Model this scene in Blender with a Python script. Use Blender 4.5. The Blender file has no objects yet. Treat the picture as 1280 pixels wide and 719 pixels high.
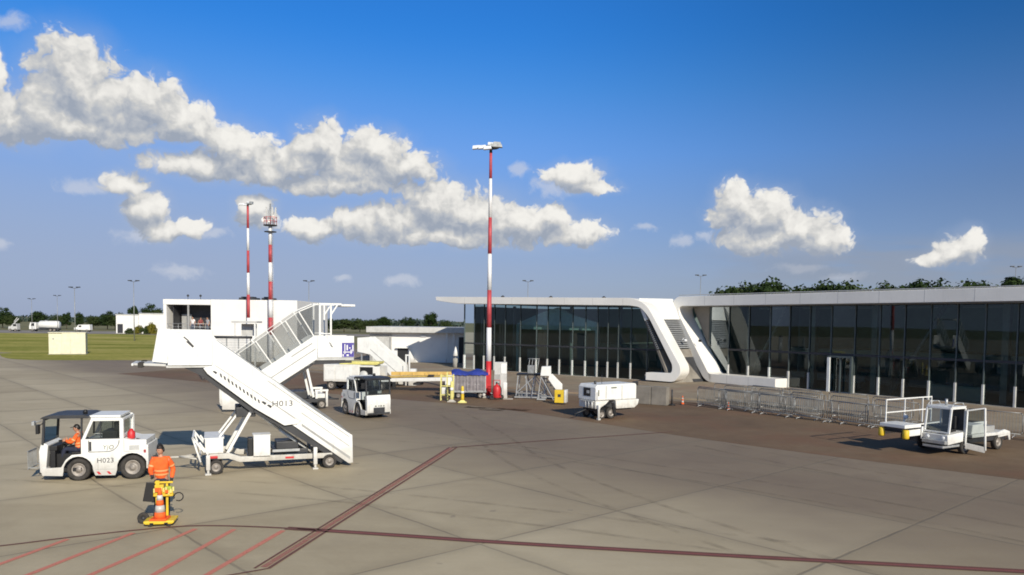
import bpy, bmesh, math, random
from mathutils import Vector, Matrix, Quaternion
random.seed(7)
PI = math.pi
R = math.radians
scene = bpy.context.scene
COL = scene.collection

# ---------------------------------------------------------------- materials
def new_mat(name):
    m = bpy.data.materials.new(name)
    m.use_nodes = True
    nt = m.node_tree
    nt.nodes.clear()
    out = nt.nodes.new('ShaderNodeOutputMaterial')
    return m, nt, out

class NT:
    """small helper for writing node trees"""
    def __init__(s, nt):
        s.nt = nt
    def n(s, kind, **kw):
        nd = s.nt.nodes.new(kind)
        for k, v in kw.items():
            setattr(nd, k, v)
        return nd
    def link(s, a, b):
        s.nt.links.new(a, b)
    def put(s, sock, v):
        if hasattr(v, 'links') or hasattr(v, 'is_linked'):
            s.link(v, sock)
        else:
            sock.default_value = v
    def math(s, op, a, b=0.0, c=0.0, clamp=False):
        nd = s.n('ShaderNodeMath', operation=op, use_clamp=clamp)
        s.put(nd.inputs[0], a); s.put(nd.inputs[1], b); s.put(nd.inputs[2], c)
        return nd.outputs[0]
    def vec(s, op, a, b=(0, 0, 0), c=(0, 0, 0)):
        nd = s.n('ShaderNodeVectorMath', operation=op)
        s.put(nd.inputs[0], a); s.put(nd.inputs[1], b); s.put(nd.inputs[2], c)
        return nd.outputs[1] if op in ('LENGTH', 'DOT_PRODUCT', 'DISTANCE') else nd.outputs[0]
    def noise(s, vec, scale, detail=4.0, rough=.55, dist=0.0):
        nd = s.n('ShaderNodeTexNoise')
        s.put(nd.inputs['Vector'], vec)
        nd.inputs['Scale'].default_value = scale
        nd.inputs['Detail'].default_value = detail
        nd.inputs['Roughness'].default_value = rough
        nd.inputs['Distortion'].default_value = dist
        return nd.outputs[0]
    def ramp(s, f, pts):
        nd = s.n('ShaderNodeValToRGB')
        cr = nd.color_ramp
        while len(cr.elements) < len(pts):
            cr.elements.new(.5)
        for e, (p, c) in zip(cr.elements, pts):
            e.position = p
            e.color = (c[0], c[1], c[2], 1) if hasattr(c, '__len__') else (c, c, c, 1)
        s.put(nd.inputs[0], f)
        return nd.outputs[0]
    def mix(s, f, a, b, mode='MIX'):
        nd = s.n('ShaderNodeMix', data_type='RGBA', blend_type=mode)
        s.put(nd.inputs[0], f)
        for sock, v in ((nd.inputs[6], a), (nd.inputs[7], b)):
            if isinstance(v, tuple) and len(v) == 3:
                v = (v[0], v[1], v[2], 1)
            s.put(sock, v)
        return nd.outputs[2]
    def step(s, f, a, b):
        nd = s.n('ShaderNodeMapRange', interpolation_type='SMOOTHSTEP')
        s.put(nd.inputs[0], f)
        nd.inputs[1].default_value = a; nd.inputs[2].default_value = b
        return nd.outputs[0]

def coords(t, kind='Object'):
    return t.n('ShaderNodeTexCoord').outputs[kind]

def pm(name, col, rough=.5, metal=0.0, var=.12, scale=2.5, grime=0.0, grime_col=(.12, .1, .08), bump=0.0, bscale=40, coat=0.0, dust=0.0):
    """painted / plain surface with soft colour variation, run-down grime streaks and fine bump"""
    m, nt, out = new_mat(name)
    t = NT(nt)
    co = coords(t)
    b = t.n('ShaderNodeBsdfPrincipled')
    n1 = t.noise(co, scale, 5, .6)
    dark = tuple(c * (1 - var * 1.6) for c in col)
    lite = tuple(min(1, c * (1 + var * .6)) for c in col)
    c = t.ramp(n1, [(.3, dark), (.62, lite)])
    if grime > 0:
        st = t.vec('MULTIPLY', co, (6, 6, .9))
        g1 = t.noise(st, 1.3, 6, .7)
        g2 = t.noise(co, .9, 3, .5)
        g = t.math('MULTIPLY', t.step(g1, .48, .8), t.step(g2, .3, .75))
        c = t.mix(t.math('MULTIPLY', g, grime), c, grime_col)
    if dust > 0:      # road dust thrown up on the lower parts
        sp = t.n('ShaderNodeSeparateXYZ'); t.link(co, sp.inputs[0])
        dz = t.math('SUBTRACT', 1.0, t.step(t.math('ADD', sp.outputs[2], t.math('MULTIPLY', t.math('SUBTRACT', t.noise(co, 3, 5, .7), .5), .9)), .15, .95))
        c = t.mix(t.math('MULTIPLY', dz, dust), c, (.20, .165, .12))
        sm = t.step(t.noise(co, 5.5, 6, .75), .60, .70)
        c = t.mix(t.math('MULTIPLY', sm, dust * .5), c, (.30, .28, .25))
    t.put(b.inputs['Base Color'], c)
    rr = t.noise(co, scale * 3, 4, .6)
    t.put(b.inputs['Roughness'], t.math('MULTIPLY_ADD', rr, .25, max(.05, rough - .12)))
    b.inputs['Metallic'].default_value = metal
    b.inputs['Coat Weight'].default_value = coat
    if bump > 0:
        bp = t.n('ShaderNodeBump')
        bp.inputs['Strength'].default_value = bump
        bp.inputs['Distance'].default_value = .02
        t.put(bp.inputs['Height'], t.noise(co, bscale, 5, .6))
        t.link(bp.outputs[0], b.inputs['Normal'])
    t.link(b.outputs[0], out.inputs[0])
    return m

def glass_mat(name, tint, refl_rough=.02, boost=1.0, base=.04, see=1.0):
    """thin pane: tinted see-through with a Fresnel reflection"""
    m, nt, out = new_mat(name)
    t = NT(nt)
    tr = t.n('ShaderNodeBsdfTransparent'); tr.inputs[0].default_value = (*tint, 1)
    gl = t.n('ShaderNodeBsdfGlossy'); gl.inputs['Roughness'].default_value = refl_rough
    gl.inputs[0].default_value = (.85, .93, .95, 1)
    co = coords(t)
    bp = t.n('ShaderNodeBump'); bp.inputs['Strength'].default_value = .03
    t.put(bp.inputs['Height'], t.noise(co, .7, 2, .5))
    t.link(bp.outputs[0], gl.inputs['Normal'])
    fr = t.n('ShaderNodeFresnel'); fr.inputs[0].default_value = 1.5
    f = t.math('MULTIPLY', fr.outputs[0], boost, clamp=True)
    ms = t.n('ShaderNodeMixShader')
    t.put(ms.inputs[0], f)
    t.link(tr.outputs[0], ms.inputs[1]); t.link(gl.outputs[0], ms.inputs[2])
    t.link(ms.outputs[0], out.inputs[0])
    return m

def leaf_mat(name, a, b):
    m, nt, out = new_mat(name)
    t = NT(nt)
    co = coords(t)
    g = t.n('ShaderNodeNewGeometry')
    f = t.math('ADD', t.math('MULTIPLY', t.noise(co, .8, 3), .7), t.math('MULTIPLY', t.noise(co, 7, 2), .4))
    c = t.ramp(f, [(.35, a), (.75, b)])
    d = t.n('ShaderNodeBsdfDiffuse'); t.put(d.inputs[0], c)
    tl = t.n('ShaderNodeBsdfTranslucent'); t.put(tl.inputs[0], c)
    ms = t.n('ShaderNodeMixShader'); ms.inputs[0].default_value = .25
    t.link(d.outputs[0], ms.inputs[1]); t.link(tl.outputs[0], ms.inputs[2])
    t.link(ms.outputs[0], out.inputs[0])
    return m
M = {}
M['white'] = pm('white_paint', (  .77, .77, .74), .38, var=.05, grime=.5, coat=.15, dust=.45)
M['white_dirty'] = pm('worn_white_paint', (.74, .73, .68), .45, var=.08, grime=.7, dust=.6)
M['cream'] = pm('cream_paint', (.72, .68, .50), .6, var=.08, grime=.3)
M['cladding'] = pm('white_cladding', (.78, .77, .74), .45, var=.04, scale=.5, grime=.25, grime_col=(.4, .38, .34))
M['ribbon'] = pm('pale_composite_panel', (.80, .78, .73), .4, var=.05, scale=.4, grime=.3, grime_col=(.35, .33, .3))
M['soffit'] = pm('brown_grey_soffit', (.22, .20, .17), .6, var=.1, scale=.6)
M['louvre'] = pm('grey_louvre', (.30, .31, .32), .5, metal=.3, var=.1)
M['grey'] = pm('grey_paint', (.33, .33, .32), .5, var=.1, grime=.3)
M['light_grey'] = pm('light_grey_paint', (.52, .52, .50), .5, var=.1, grime=.4)
M['dark'] = pm('dark_grey_paint', (.035, .036, .04), .5, var=.2)
M['black'] = pm('black_plastic', (.012, .012, .013), .5, var=.2)
M['rubber'] = pm('tyre_rubber', (.042, .038, .034), .85, var=.25, scale=8, bump=.3)
M['steel'] = pm('galvanised_steel', (.45, .46, .46), .42, metal=.5, var=.15, scale=6)
M['steel_dull'] = pm('dull_steel', (.30, .31, .31), .5, metal=.4, var=.2, scale=6)
M['rim'] = pm('wheel_rim_grey', (.30, .27, .24), .5, metal=.2, var=.2, scale=6, grime=.6)
M['red'] = pm('red_paint', (.52, .025, .03), .45, var=.12, grime=.2)
M['red_faded'] = pm('faded_red_paint', (.44, .06, .07), .55, var=.15, grime=.25)
M['mast_white'] = pm('mast_white_paint', (.74, .74, .74), .5, var=.06, grime=.3)
M['orange'] = pm('orange_fabric', (.85, .13, .02), .8, var=.12, scale=9, bump=.4, bscale=14)
M['hivis'] = pm('reflective_tape', (.62, .60, .40), .4, var=.1)
M['hivis_soft'] = pm('orange_reflective_tape', (.75, .36, .14), .5, var=.1)
M['yellow'] = pm('yellow_paint', (.72, .50, .03), .5, var=.12, grime=.4)
M['yellow_pale'] = pm('pale_yellow_paint', (.70, .64, .22), .5, var=.12, grime=.4)
M['deck_yellow'] = pm('faded_yellow_deck', (.55, .38, .10), .7, var=.2, grime=.4)
M['navy'] = pm('navy_cloth', (.018, .022, .045), .85, var=.2, scale=9, bump=.4, bscale=14)
M['skin'] = pm('skin', (.48, .25, .16), .55, var=.08)
M['hair'] = pm('dark_hair', (.015, .011, .009), .6, var=.2)
M['blue_tarp'] = pm('blue_tarpaulin', (.03, .05, .28), .5, var=.2, scale=3, bump=.5, bscale=6)
M['grey_tarp'] = pm('grey_canvas', (.22, .20, .21), .7, var=.25, scale=3, bump=.5, bscale=5)
M['violet'] = pm('violet_print', (.07, .055, .30), .5, var=.2, scale=12)
M['letter'] = pm('dark_lettering', (.03, .03, .035), .6, var=.1)
M['letter_soft'] = pm('grey_green_lettering', (.13, .14, .10), .6, var=.1)
M['block'] = pm('weathered_block', (.22, .20, .17), .85, var=.2, scale=1.2, grime=.5, bump=.3)
M['barrier'] = pm('weathered_barrier_steel', (.27, .275, .27), .5, metal=.5, var=.2, scale=6)
M['frame_dark'] = pm('anodised_frame', (.10, .125, .125), .4, metal=.4, var=.1)
M['belt_yellow'] = pm('yellow_orange_side', (.62, .42, .13), .6, var=.15, grime=.3)
M['leaf_haze'] = leaf_mat('foliage_hazy', (.055, .085, .075), (.10, .13, .11))  # aerial haze mixed into the leaf colours
M['pale_reflection'] = pm('pale_green_reflection', (.74, .86, .84), .6, var=.1)
M['concrete_pale'] = pm('pale_concrete', (.36, .35, .32), .85, var=.2, scale=1.2, grime=.4, bump=.3)
M['lamp'] = pm('lamp_lens', (.7, .72, .74), .15, var=.05)
M['bark'] = pm('bark', (.07, .05, .035), .9, var=.3, scale=3, bump=.6, bscale=8)
M['shirt_white'] = pm('white_shirt', (.72, .70, .70), .8, var=.1)
M['shirt_red'] = pm('dark_red_shirt', (.22, .05, .05), .8, var=.1)
M['shirt_grey'] = pm('grey_shirt', (.32, .33, .36), .8, var=.1)
M['jean'] = pm('grey_blue_trousers', (.10, .12, .17), .85, var=.15)
M['floor_in'] = pm('interior_floor', (.30, .31, .29), .4, var=.1, scale=1)
M['wall_in'] = pm('interior_wall', (.30, .40, .38), .7, var=.2, scale=.3)
M['col_in'] = pm('interior_white_steel', (.72, .74, .72), .5, var=.05)
M['roof_grey'] = pm('roof_membrane', (.42, .42, .41), .8, var=.1, scale=.5)
M['pane'] = glass_mat('terminal_glazing', (.40, .52, .50), .012, 1.2)
M['car_glass'] = glass_mat('vehicle_glass', (.55, .60, .60), .02, 1.5)
M['perspex'] = glass_mat('smoky_perspex', (.62, .63, .63), .15, 1.8)

M['leaf'] = leaf_mat('foliage_dark', (.018, .034, .014), (.05, .078, .028))
M['leaf2'] = leaf_mat('foliage_mid', (.032, .05, .02), (.08, .105, .04))
M['leaf3'] = leaf_mat('foliage_yellow', (.10, .11, .02), (.24, .20, .04))

# ---------------------------------------------------------------- mesh helpers
class MB:
    def __init__(s):
        s.bm = bmesh.new()
    def poly(s, pts):
        vs = [s.bm.verts.new(p) for p in pts]
        try:
            return s.bm.faces.new(vs)
        except ValueError:
            return None
    def _hex(s, v):
        vs = [s.bm.verts.new(p) for p in v]
        for f in ((0, 3, 2, 1), (4, 5, 6, 7), (0, 1, 5, 4), (1, 2, 6, 5), (2, 3, 7, 6), (3, 0, 4, 7)):
            s.bm.faces.new([vs[i] for i in f])
        return s
    def box(s, x0, x1, y0, y1, z0, z1):
        return s._hex([(x0, y0, z0), (x1, y0, z0), (x1, y1, z0), (x0, y1, z0), (x0, y0, z1), (x1, y0, z1), (x1, y1, z1), (x0, y1, z1)])
    def bar(s, p, q, w, h=None, up=(0, 0, 1)):
        p, q = Vector(p), Vector(q)
        h = w if h is None else h
        d = (q - p).normalized()
        u = Vector(up)
        if abs(d.dot(u)) > .95:
            u = Vector((0, 1, 0))
        sd = d.cross(u).normalized()
        u = sd.cross(d).normalized()
        a, b = sd * w / 2, u * h / 2
        return s._hex([p - a - b, p + a - b, q + a - b, q - a - b, p - a + b, p + a + b, q + a + b, q - a + b])
    def tube(s, p, q, r, n=8, r2=None, caps=True):
        p, q = Vector(p), Vector(q)
        r2 = r if r2 is None else r2
        d = (q - p).normalized()
        a = d.orthogonal().normalized(); b = d.cross(a)
        A = [s.bm.verts.new(p + (a * math.cos(2 * PI * i / n) + b * math.sin(2 * PI * i / n)) * r) for i in range(n)]
        B = [s.bm.verts.new(q + (a * math.cos(2 * PI * i / n) + b * math.sin(2 * PI * i / n)) * r2) for i in range(n)]
        for i in range(n):
            f = s.bm.faces.new((A[i], A[(i + 1) % n], B[(i + 1) % n], B[i])); f.smooth = True
        if caps:
            s.bm.faces.new(A[::-1]); s.bm.faces.new(B)
        return s
    def path(s, pts, r, n=7):
        for a, b in zip(pts[:-1], pts[1:]):
            s.tube(a, b, r, n)
        return s
    def prism(s, pts, y0, y1, axis='y'):
        """polygon in the xz plane pushed along y"""
        if axis == 'y':
            A = [s.bm.verts.new((x, y0, z)) for x, z in pts]; B = [s.bm.verts.new((x, y1, z)) for x, z in pts]
        elif axis == 'x':
            A = [s.bm.verts.new((y0, x, z)) for x, z in pts]; B = [s.bm.verts.new((y1, x, z)) for x, z in pts]
        else:
            A = [s.bm.verts.new((x, z, y0)) for x, z in pts]; B = [s.bm.verts.new((x, z, y1)) for x, z in pts]
        n = len(pts)
        for i in range(n):
            s.bm.faces.new((A[i], A[(i + 1) % n], B[(i + 1) % n], B[i]))
        fs = [s.bm.faces.new(A[::-1]), s.bm.faces.new(B)]
        if n > 4:
            for f in fs:
                f.normal_update()
            bmesh.ops.triangulate(s.bm, faces=fs)
        return s
    def lathe(s, prof, c=(0, 0, 0), axis='z', n=20, closed=False):
        """profile of (radius, height) pairs turned about an axis"""
        rings = []
        for r, h in prof:
            ring = []
            for i in range(n):
                a = 2 * PI * i / n
                x, y = r * math.cos(a), r * math.sin(a)
                p = (x, y, h) if axis == 'z' else ((x, h, y) if axis == 'y' else (h, x, y))
                ring.append(s.bm.verts.new((p[0] + c[0], p[1] + c[1], p[2] + c[2])))
            rings.append(ring)
        seq = list(zip(rings[:-1], rings[1:]))
        if closed:
            seq.append((rings[-1], rings[0]))
        for A, B in seq:
            for i in range(n):
                f = s.bm.faces.new((A[i], A[(i + 1) % n], B[(i + 1) % n], B[i])); f.smooth = True
        if not closed:
            for ring in (rings[0], rings[-1]):
                s.bm.faces.new(ring)
        return s
    def ball(s, c, r, sx=1, sy=1, sz=1, seg=14, rings=9):
        vs = []
        for i in range(1, rings):
            th = PI * i / rings
            vs.append([s.bm.verts.new((c[0] + r * sx * math.sin(th) * math.cos(2 * PI * j / seg), c[1] + r * sy * math.sin(th) * math.sin(2 * PI * j / seg), c[2] + r * sz * math.cos(th))) for j in range(seg)])
        tp = s.bm.verts.new((c[0], c[1], c[2] + r * sz)); bt = s.bm.verts.new((c[0], c[1], c[2] - r * sz))
        for A, B in zip(vs[:-1], vs[1:]):
            for j in range(seg):
                s.bm.faces.new((A[j], B[j], B[(j + 1) % seg], A[(j + 1) % seg])).smooth = True
        for j in range(seg):
            s.bm.faces.new((tp, vs[0][j], vs[0][(j + 1) % seg])).smooth = True
            s.bm.faces.new((bt, vs[-1][(j + 1) % seg], vs[-1][j])).smooth = True
        return s
    def mesh(s, me, mtx=None):
        k = len(s.bm.verts)
        s.bm.from_mesh(me)
        if mtx is not None:
            s.bm.verts.ensure_lookup_table()
            for v in list(s.bm.verts)[k:]:
                v.co = mtx @ v.co
        return s
    def out(s, name, mat, parent=None, bevel=0.0, label=None, segs=2):
        bmesh.ops.recalc_face_normals(s.bm, faces=s.bm.faces[:])
        me = bpy.data.meshes.new(name)
        s.bm.to_mesh(me); s.bm.free()
        me.materials.append(M[mat] if isinstance(mat, str) else mat)
        o = bpy.data.objects.new(name, me)
        COL.objects.link(o)
        if parent is not None:
            o.parent = parent
        if bevel > 0:
            bv = o.modifiers.new('bevel', 'BEVEL'); bv.width = bevel; bv.segments = segs
            bv.limit_method = 'ANGLE'; bv.angle_limit = R(38)
        if label:
            o['label'] = label
        return o

def thing(name, label, cat, loc=(0, 0, 0), rz=0.0, group=None):
    o = bpy.data.objects.new(name, None)
    COL.objects.link(o)
    o.location = loc; o.rotation_euler = (0, 0, R(rz))
    o.empty_display_size = .3
    o['label'] = label; o['category'] = cat
    if group:
        o['group'] = group
    return o

def tag(o, label, cat, group=None):
    o['label'] = label; o['category'] = cat
    if group:
        o['group'] = group
    return o

def struct(o, kind='structure'):
    o['kind'] = kind
    return o

def dup(root, loc, rz, label=None, group=None, scale=None, skip=()):
    r = root.copy(); COL.objects.link(r)
    r.location = loc; r.rotation_euler = (0, 0, R(rz))
    if scale:
        r.scale = scale
    if label:
        r['label'] = label
    if group:
        r['group'] = group
    for ch in list(root.children):
        if ch.name.split('.')[0] in skip:
            continue
        c = ch.copy(); COL.objects.link(c); c.parent = r
        for g in list(ch.children):
            if g.name.split('.')[0] in skip:
                continue
            d = g.copy(); COL.objects.link(d); d.parent = c
    return r

def text(name, body, size, mat, parent, loc, rot, shear=0.0, squeeze=1.0, label=None):
    cu = bpy.data.curves.new(name, 'FONT')
    cu.body = body; cu.size = size; cu.extrude = .002; cu.shear = shear
    cu.align_x = 'CENTER'; cu.align_y = 'CENTER'; cu.space_character = 1.05
    tmp = bpy.data.objects.new('tmp', cu); COL.objects.link(tmp)
    bpy.context.view_layer.update()
    me = bpy.data.meshes.new_from_object(tmp.evaluated_get(bpy.context.evaluated_depsgraph_get()))
    bpy.data.objects.remove(tmp); bpy.data.curves.remove(cu)
    mtx = Matrix.Translation(loc) @ (rot if isinstance(rot, Matrix) else Matrix()) @ Matrix.Diagonal((squeeze, 1, 1, 1))
    me.transform(mtx)
    me.materials.clear(); me.materials.append(M[mat])
    me.name = name
    o = bpy.data.objects.new(name, me); COL.objects.link(o)
    o.parent = parent
    if label:
        o['label'] = label
    return o
FACE_NEAR = Matrix.Rotation(PI / 2, 4, 'X')                       # reads from -y
FACE_FAR = Matrix.Rotation(PI, 4, 'Z') @ FACE_NEAR                # reads from +y
FACE_NOSE = Matrix.Rotation(-PI / 2, 4, 'Z') @ FACE_NEAR          # reads from -x

def wheel(parent, x, y, z, r, w, out=-1, seg=24):
    """tyre (lathe about y) with its rim as a sub-part; out = side the hub shows on"""
    b = MB()
    s = w / 2
    b.lathe([(r * .60, -s * .8), (r * .86, -s), (r * .97, -s * .82), (r, -s * .45), (r, s * .45), (r * .97, s * .82), (r * .86, s), (r * .60, s * .8)],
            (x, y, z), 'y', seg, closed=True)
    t = b.out('wheel', 'rubber', parent)
    b = MB()
    o = out
    b.lathe([(r * .60, -o * s * .5), (r * .61, o * s * .78), (r * .54, o * s * .80), (r * .48, o * s * .42), (r * .25, o * s * .40), (r * .22, o * s * .75), (r * .05, o * s * .8)],
            (x, y, z), 'y', seg)
    for i in range(6):
        a = 2 * PI * i / 6
        b.tube((x + r * .36 * math.cos(a), y + o * s * .38, z + r * .36 * math.sin(a)), (x + r * .36 * math.cos(a), y + o * s * .52, z + r * .36 * math.sin(a)), r * .045, 6)
    b.out('rim', 'rim', t)
    return t

def arc(cx, cz, r, a0, a1, n=8):
    return [(cx + r * math.cos(R(a0 + (a1 - a0) * i / n)), cz + r * math.sin(R(a0 + (a1 - a0) * i / n))) for i in range(n + 1)]

def curve_poly(pts, n=6):
    """Catmull-Rom through 2-D points"""
    out = []
    P = [pts[0]] + list(pts) + [pts[-1]]
    for i in range(1, len(P) - 2):
        for k in range(n):
            t = k / n
            r = []
            for c in (0, 1):
                a, b, c2, d = P[i - 1][c], P[i][c], P[i + 1][c], P[i + 2][c]
                r.append(.5 * (2 * b + (c2 - a) * t + (2 * a - 5 * b + 4 * c2 - d) * t * t + (3 * b - a - 3 * c2 + d) * t ** 3))
            out.append(tuple(r))
    out.append(tuple(pts[-1]))
    return out
# ---------------------------------------------------------------- camera
cam = bpy.data.cameras.new('camera')
cam.lens = 27.0; cam.sensor_width = 36.0
cam.shift_y = 93.0 / 1280
cam.clip_start = .1; cam.clip_end = 6000
camo = bpy.data.objects.new('camera', cam); COL.objects.link(camo)
pit, rol = R(-3), .012
d = Vector((0, math.cos(pit), math.sin(pit)))
r0 = Vector((1, 0, 0)); u0 = Vector((0, -math.sin(pit), math.cos(pit)))
rr = r0 * math.cos(rol) + u0 * math.sin(rol)
uu = -r0 * math.sin(rol) + u0 * math.cos(rol)
camo.matrix_world = Matrix(((rr.x, uu.x, -d.x, 0), (rr.y, uu.y, -d.y, 0), (rr.z, uu.z, -d.z, 4.9), (0, 0, 0, 1)))
scene.camera = camo
scene.render.resolution_x = 1024; scene.render.resolution_y = 575
scene.view_settings.view_transform = 'Standard'
scene.view_settings.look = 'None'
scene.view_settings.exposure = 0
scene.cycles.filter_width = 1.8

# ---------------------------------------------------------------- sun and sky
SUN_EL = R(27.5)
sun_h = Vector((.415, -.91)).normalized()
sd = Vector((sun_h.x * math.cos(SUN_EL), sun_h.y * math.cos(SUN_EL), math.sin(SUN_EL)))
sl = bpy.data.lights.new('sun', 'SUN'); sl.energy = 5.0; sl.angle = R(.55); sl.color = (1.0, .92, .78)
so = bpy.data.objects.new('sun', sl); COL.objects.link(so)
so.rotation_euler = (-sd).to_track_quat('-Z', 'Y').to_euler(); so.location = sd * 50

CLOUDS = [(-29.35, 14.52, 2.5, 2.71), (-31.13, 12.61, 3.17, 1.74), (-32.84, 11.81, 2.51, 1.3), (-27.79, 13.31, 3.17, 2.22), (-25.05, 14.0, 2.43, 1.73), (-23.4, 13.19, 2.46, 1.48), (-22.0, 12.72, 1.66, 1.11), (-29.17, 11.92, 4.95, 0.83), (-20.22, 11.86, 2.13, 1.46), (-19.18, 11.15, 2.54, 1.47), (-21.77, 10.26, 3.88, 0.89), (-24.27, 10.1, 1.2, 0.54), (-17.86, 10.18, 2.27, 0.85), (-13.76, 12.23, 1.97, 1.62), (-10.21, 12.1, 2.35, 1.41), (-15.15, 10.9, 2.88, 1.27), (-11.8, 10.7, 4.09, 1.29), (-7.79, 11.1, 2.48, 0.95), (-12.36, 9.57, 4.66, 0.7), (-5.74, 8.35, 2.49, 1.9), (-2.97, 7.83, 3.1, 1.79), (-8.35, 7.3, 2.66, 1.42), (-11.23, 6.86, 2.63, 1.11), (-14.32, 6.46, 2.2, 0.81), (0.77, 7.08, 3.1, 1.43), (4.73, 6.64, 2.14, 1.01), (2.83, 7.67, 1.67, 1.07), (-4.84, 6.24, 7.14, 0.71), (4.37, 10.69, 2.02, 0.89), (5.73, 9.84, 1.9, 0.53), (2.8, 9.73, 1.43, 0.54), (0.42, 10.96, 0.84, 0.54), (-26.45, 8.62, 1.39, 0.85), (-25.37, 7.15, 1.29, 1.19), (-24.81, 5.88, 1.52, 0.81), (-28.86, 8.4, 1.67, 0.42), (-25.78, 5.4, 1.4, 0.48), (16.09, 8.64, 1.61, 1.38), (17.9, 7.71, 2.04, 1.59), (20.2, 6.66, 2.35, 1.4), (21.97, 5.84, 1.55, 1.0), (18.21, 5.94, 3.12, 0.91), (15.18, 7.67, 1.15, 1.04), (30.35, 5.2, 1.15, 0.95), (29.5, 4.75, 1.3, 0.62), (28.5, 4.4, 1.1, 0.42), (-23.5, 3.05, 1.64, 0.49), (-8.22, 2.97, 1.18, 0.41), (-22.67, 6.16, 0.99, 0.66), (-21.14, 5.87, 1.11, 0.33), (-33.48, 4.27, 0.7, 0.4), (-32.93, 17.53, 1.0, 0.5), (-18.51, 7.59, 1.25, 1.13), (-33.61, 14.3, 0.5, 1.24), (12.15, 5.86, 0.7, 0.47), (13.83, 6.24, 0.81, 0.35), (9.56, 6.86, 0.71, 0.29), (-12.36, 2.76, 0.58, 0.29), (20.38, 3.97, 1.68, 0.34), (23.46, 3.38, 1.2, 0.27),
          (-44, 12, 6, 2), (-52, 8, 7, 2), (44, 7, 5, 1.5), (55, 10, 7, 2)]

def cloud_group():
    """density of the cumulus field at (azimuth, elevation) in degrees"""
    g = bpy.data.node_groups.new('cumulus_density', 'ShaderNodeTree')
    g.interface.new_socket('P', in_out='INPUT', socket_type='NodeSocketVector')
    [g.interface.new_socket(q, in_out='OUTPUT', socket_type='NodeSocketFloat') for q in ('F', 'G', 'B', 'S')]
    t = NT(g)
    gi = t.n('NodeGroupInput'); go = t.n('NodeGroupOutput')
    P = gi.outputs[0]
    wn = t.n('ShaderNodeTexNoise'); wn.inputs['Scale'].default_value = .55; wn.inputs['Detail'].default_value = 3
    t.link(P, wn.inputs['Vector'])
    W = t.vec('MULTIPLY_ADD', t.vec('SUBTRACT', wn.outputs['Color'], (.5, .5, .5)), (1.9, 1.3, 0), P)
    cur = None; cur2 = None
    for cx, cy, rx, ry in CLOUDS:
        thin = ry < .55 and rx < 1.75 and cx < 25
        if thin:
            rx, ry = rx * 1.5, ry * 1.5
        q = t.vec('MULTIPLY_ADD', W, (1 / rx, 1 / ry, 0), (-cx / rx, -cy / ry, 0))
        l = t.vec('LENGTH', q)
        if thin:            # the small far ones stay thin veils
            cur2 = l if cur2 is None else t.math('MINIMUM', cur2, l)
            continue
        cur = l if cur is None else t.math('SMOOTH_MIN', cur, l, .25)
    def puffs(vec, sc, k):
        vor = t.n('ShaderNodeTexVoronoi'); vor.feature = 'F1'; vor.inputs['Scale'].default_value = sc
        vor.inputs['Detail'].default_value = 0
        t.link(vec, vor.inputs['Vector'])
        return t.math('MULTIPLY', t.math('SUBTRACT', .45, t.math('POWER', vor.outputs['Distance'], 1.5)), k)
    W2 = t.vec('MULTIPLY_ADD', wn.outputs['Color'], (1.1, 1.1, .9), W)
    pf = t.math('ADD', puffs(W2, .72, .62), puffs(W2, 1.7, .34))
    base = t.math('SUBTRACT', 1.13, cur)
    G = t.math('ADD', base, pf)
    fine = t.math('ADD', puffs(W2, 4.2, .16), t.math('MULTIPLY', t.math('SUBTRACT', t.noise(W, 3.2, 5, .6), .5), .42))
    t.link(t.math('ADD', G, fine), go.inputs['F'])
    t.link(t.math('ADD', G, t.math('MULTIPLY', fine, .55)), go.inputs['G'])
    t.link(base, go.inputs['B'])
    t.link(t.math('ADD', t.math('SUBTRACT', .95, cur2), t.math('MULTIPLY', t.math('SUBTRACT', t.noise(W, 1.4, 5, .6), .5), 1.3)), go.inputs['S'])
    return g

w = bpy.data.worlds.new('World'); scene.world = w
w.use_nodes = True
nt = w.node_tree; nt.nodes.clear()
t = NT(nt)
sky = t.n('ShaderNodeTexSky'); sky.sky_type = 'NISHITA'; sky.sun_disc = False
sky.sun_elevation = SUN_EL; sky.sun_rotation = math.atan2(sun_h.x, sun_h.y)
sky.altitude = 200; sky.air_density = 1.0; sky.dust_density = .6; sky.ozone_density = 2.2
dirn = t.n('ShaderNodeTexCoord').outputs['Generated']
sx = t.n('ShaderNodeSeparateXYZ'); t.link(dirn, sx.inputs[0])
az = t.math('MULTIPLY', t.math('ARCTAN2', sx.outputs[0], sx.outputs[1]), 180 / PI)
el = t.math('MULTIPLY', t.math('ARCSINE', sx.outputs[2]), 180 / PI)
cv = t.n('ShaderNodeCombineXYZ'); t.link(az, cv.inputs[0]); t.link(el, cv.inputs[1])
P = cv.outputs[0]
grp = cloud_group()
def dens(p):
    nd = t.n('ShaderNodeGroup'); nd.node_tree = grp
    t.link(p, nd.inputs[0])
    return nd.outputs
D0 = dens(P); D1 = dens(t.vec('ADD', P, (.40, 1.05, 0)))
F0, G0, G1 = D0['F'], D0['G'], D1['G']
front = t.step(t.math('ABSOLUTE', az), 95, 70)
alpha = t.math('MULTIPLY', t.step(F0, .0, .36), front)
veil = t.math('MULTIPLY', t.step(D0['B'], -.7, .9), .55)
alpha = t.math('MULTIPLY', alpha, t.step(el, .2, 3.2))
light = t.math('MULTIPLY_ADD', t.math('SUBTRACT', G0, G1), .58, .40, clamp=True)
light = t.math('ADD', light, t.math('MULTIPLY', t.math('SUBTRACT', t.noise(P, 1.6, 4, .5), .5), .40), clamp=True)
ccol = t.ramp(light, [(.10, (.37, .42, .51)), (.36, (.52, .55, .60)), (.56, (.68, .68, .67)), (.74, (.86, .845, .81)), (1.0, (.98, .96, .91))])
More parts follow.
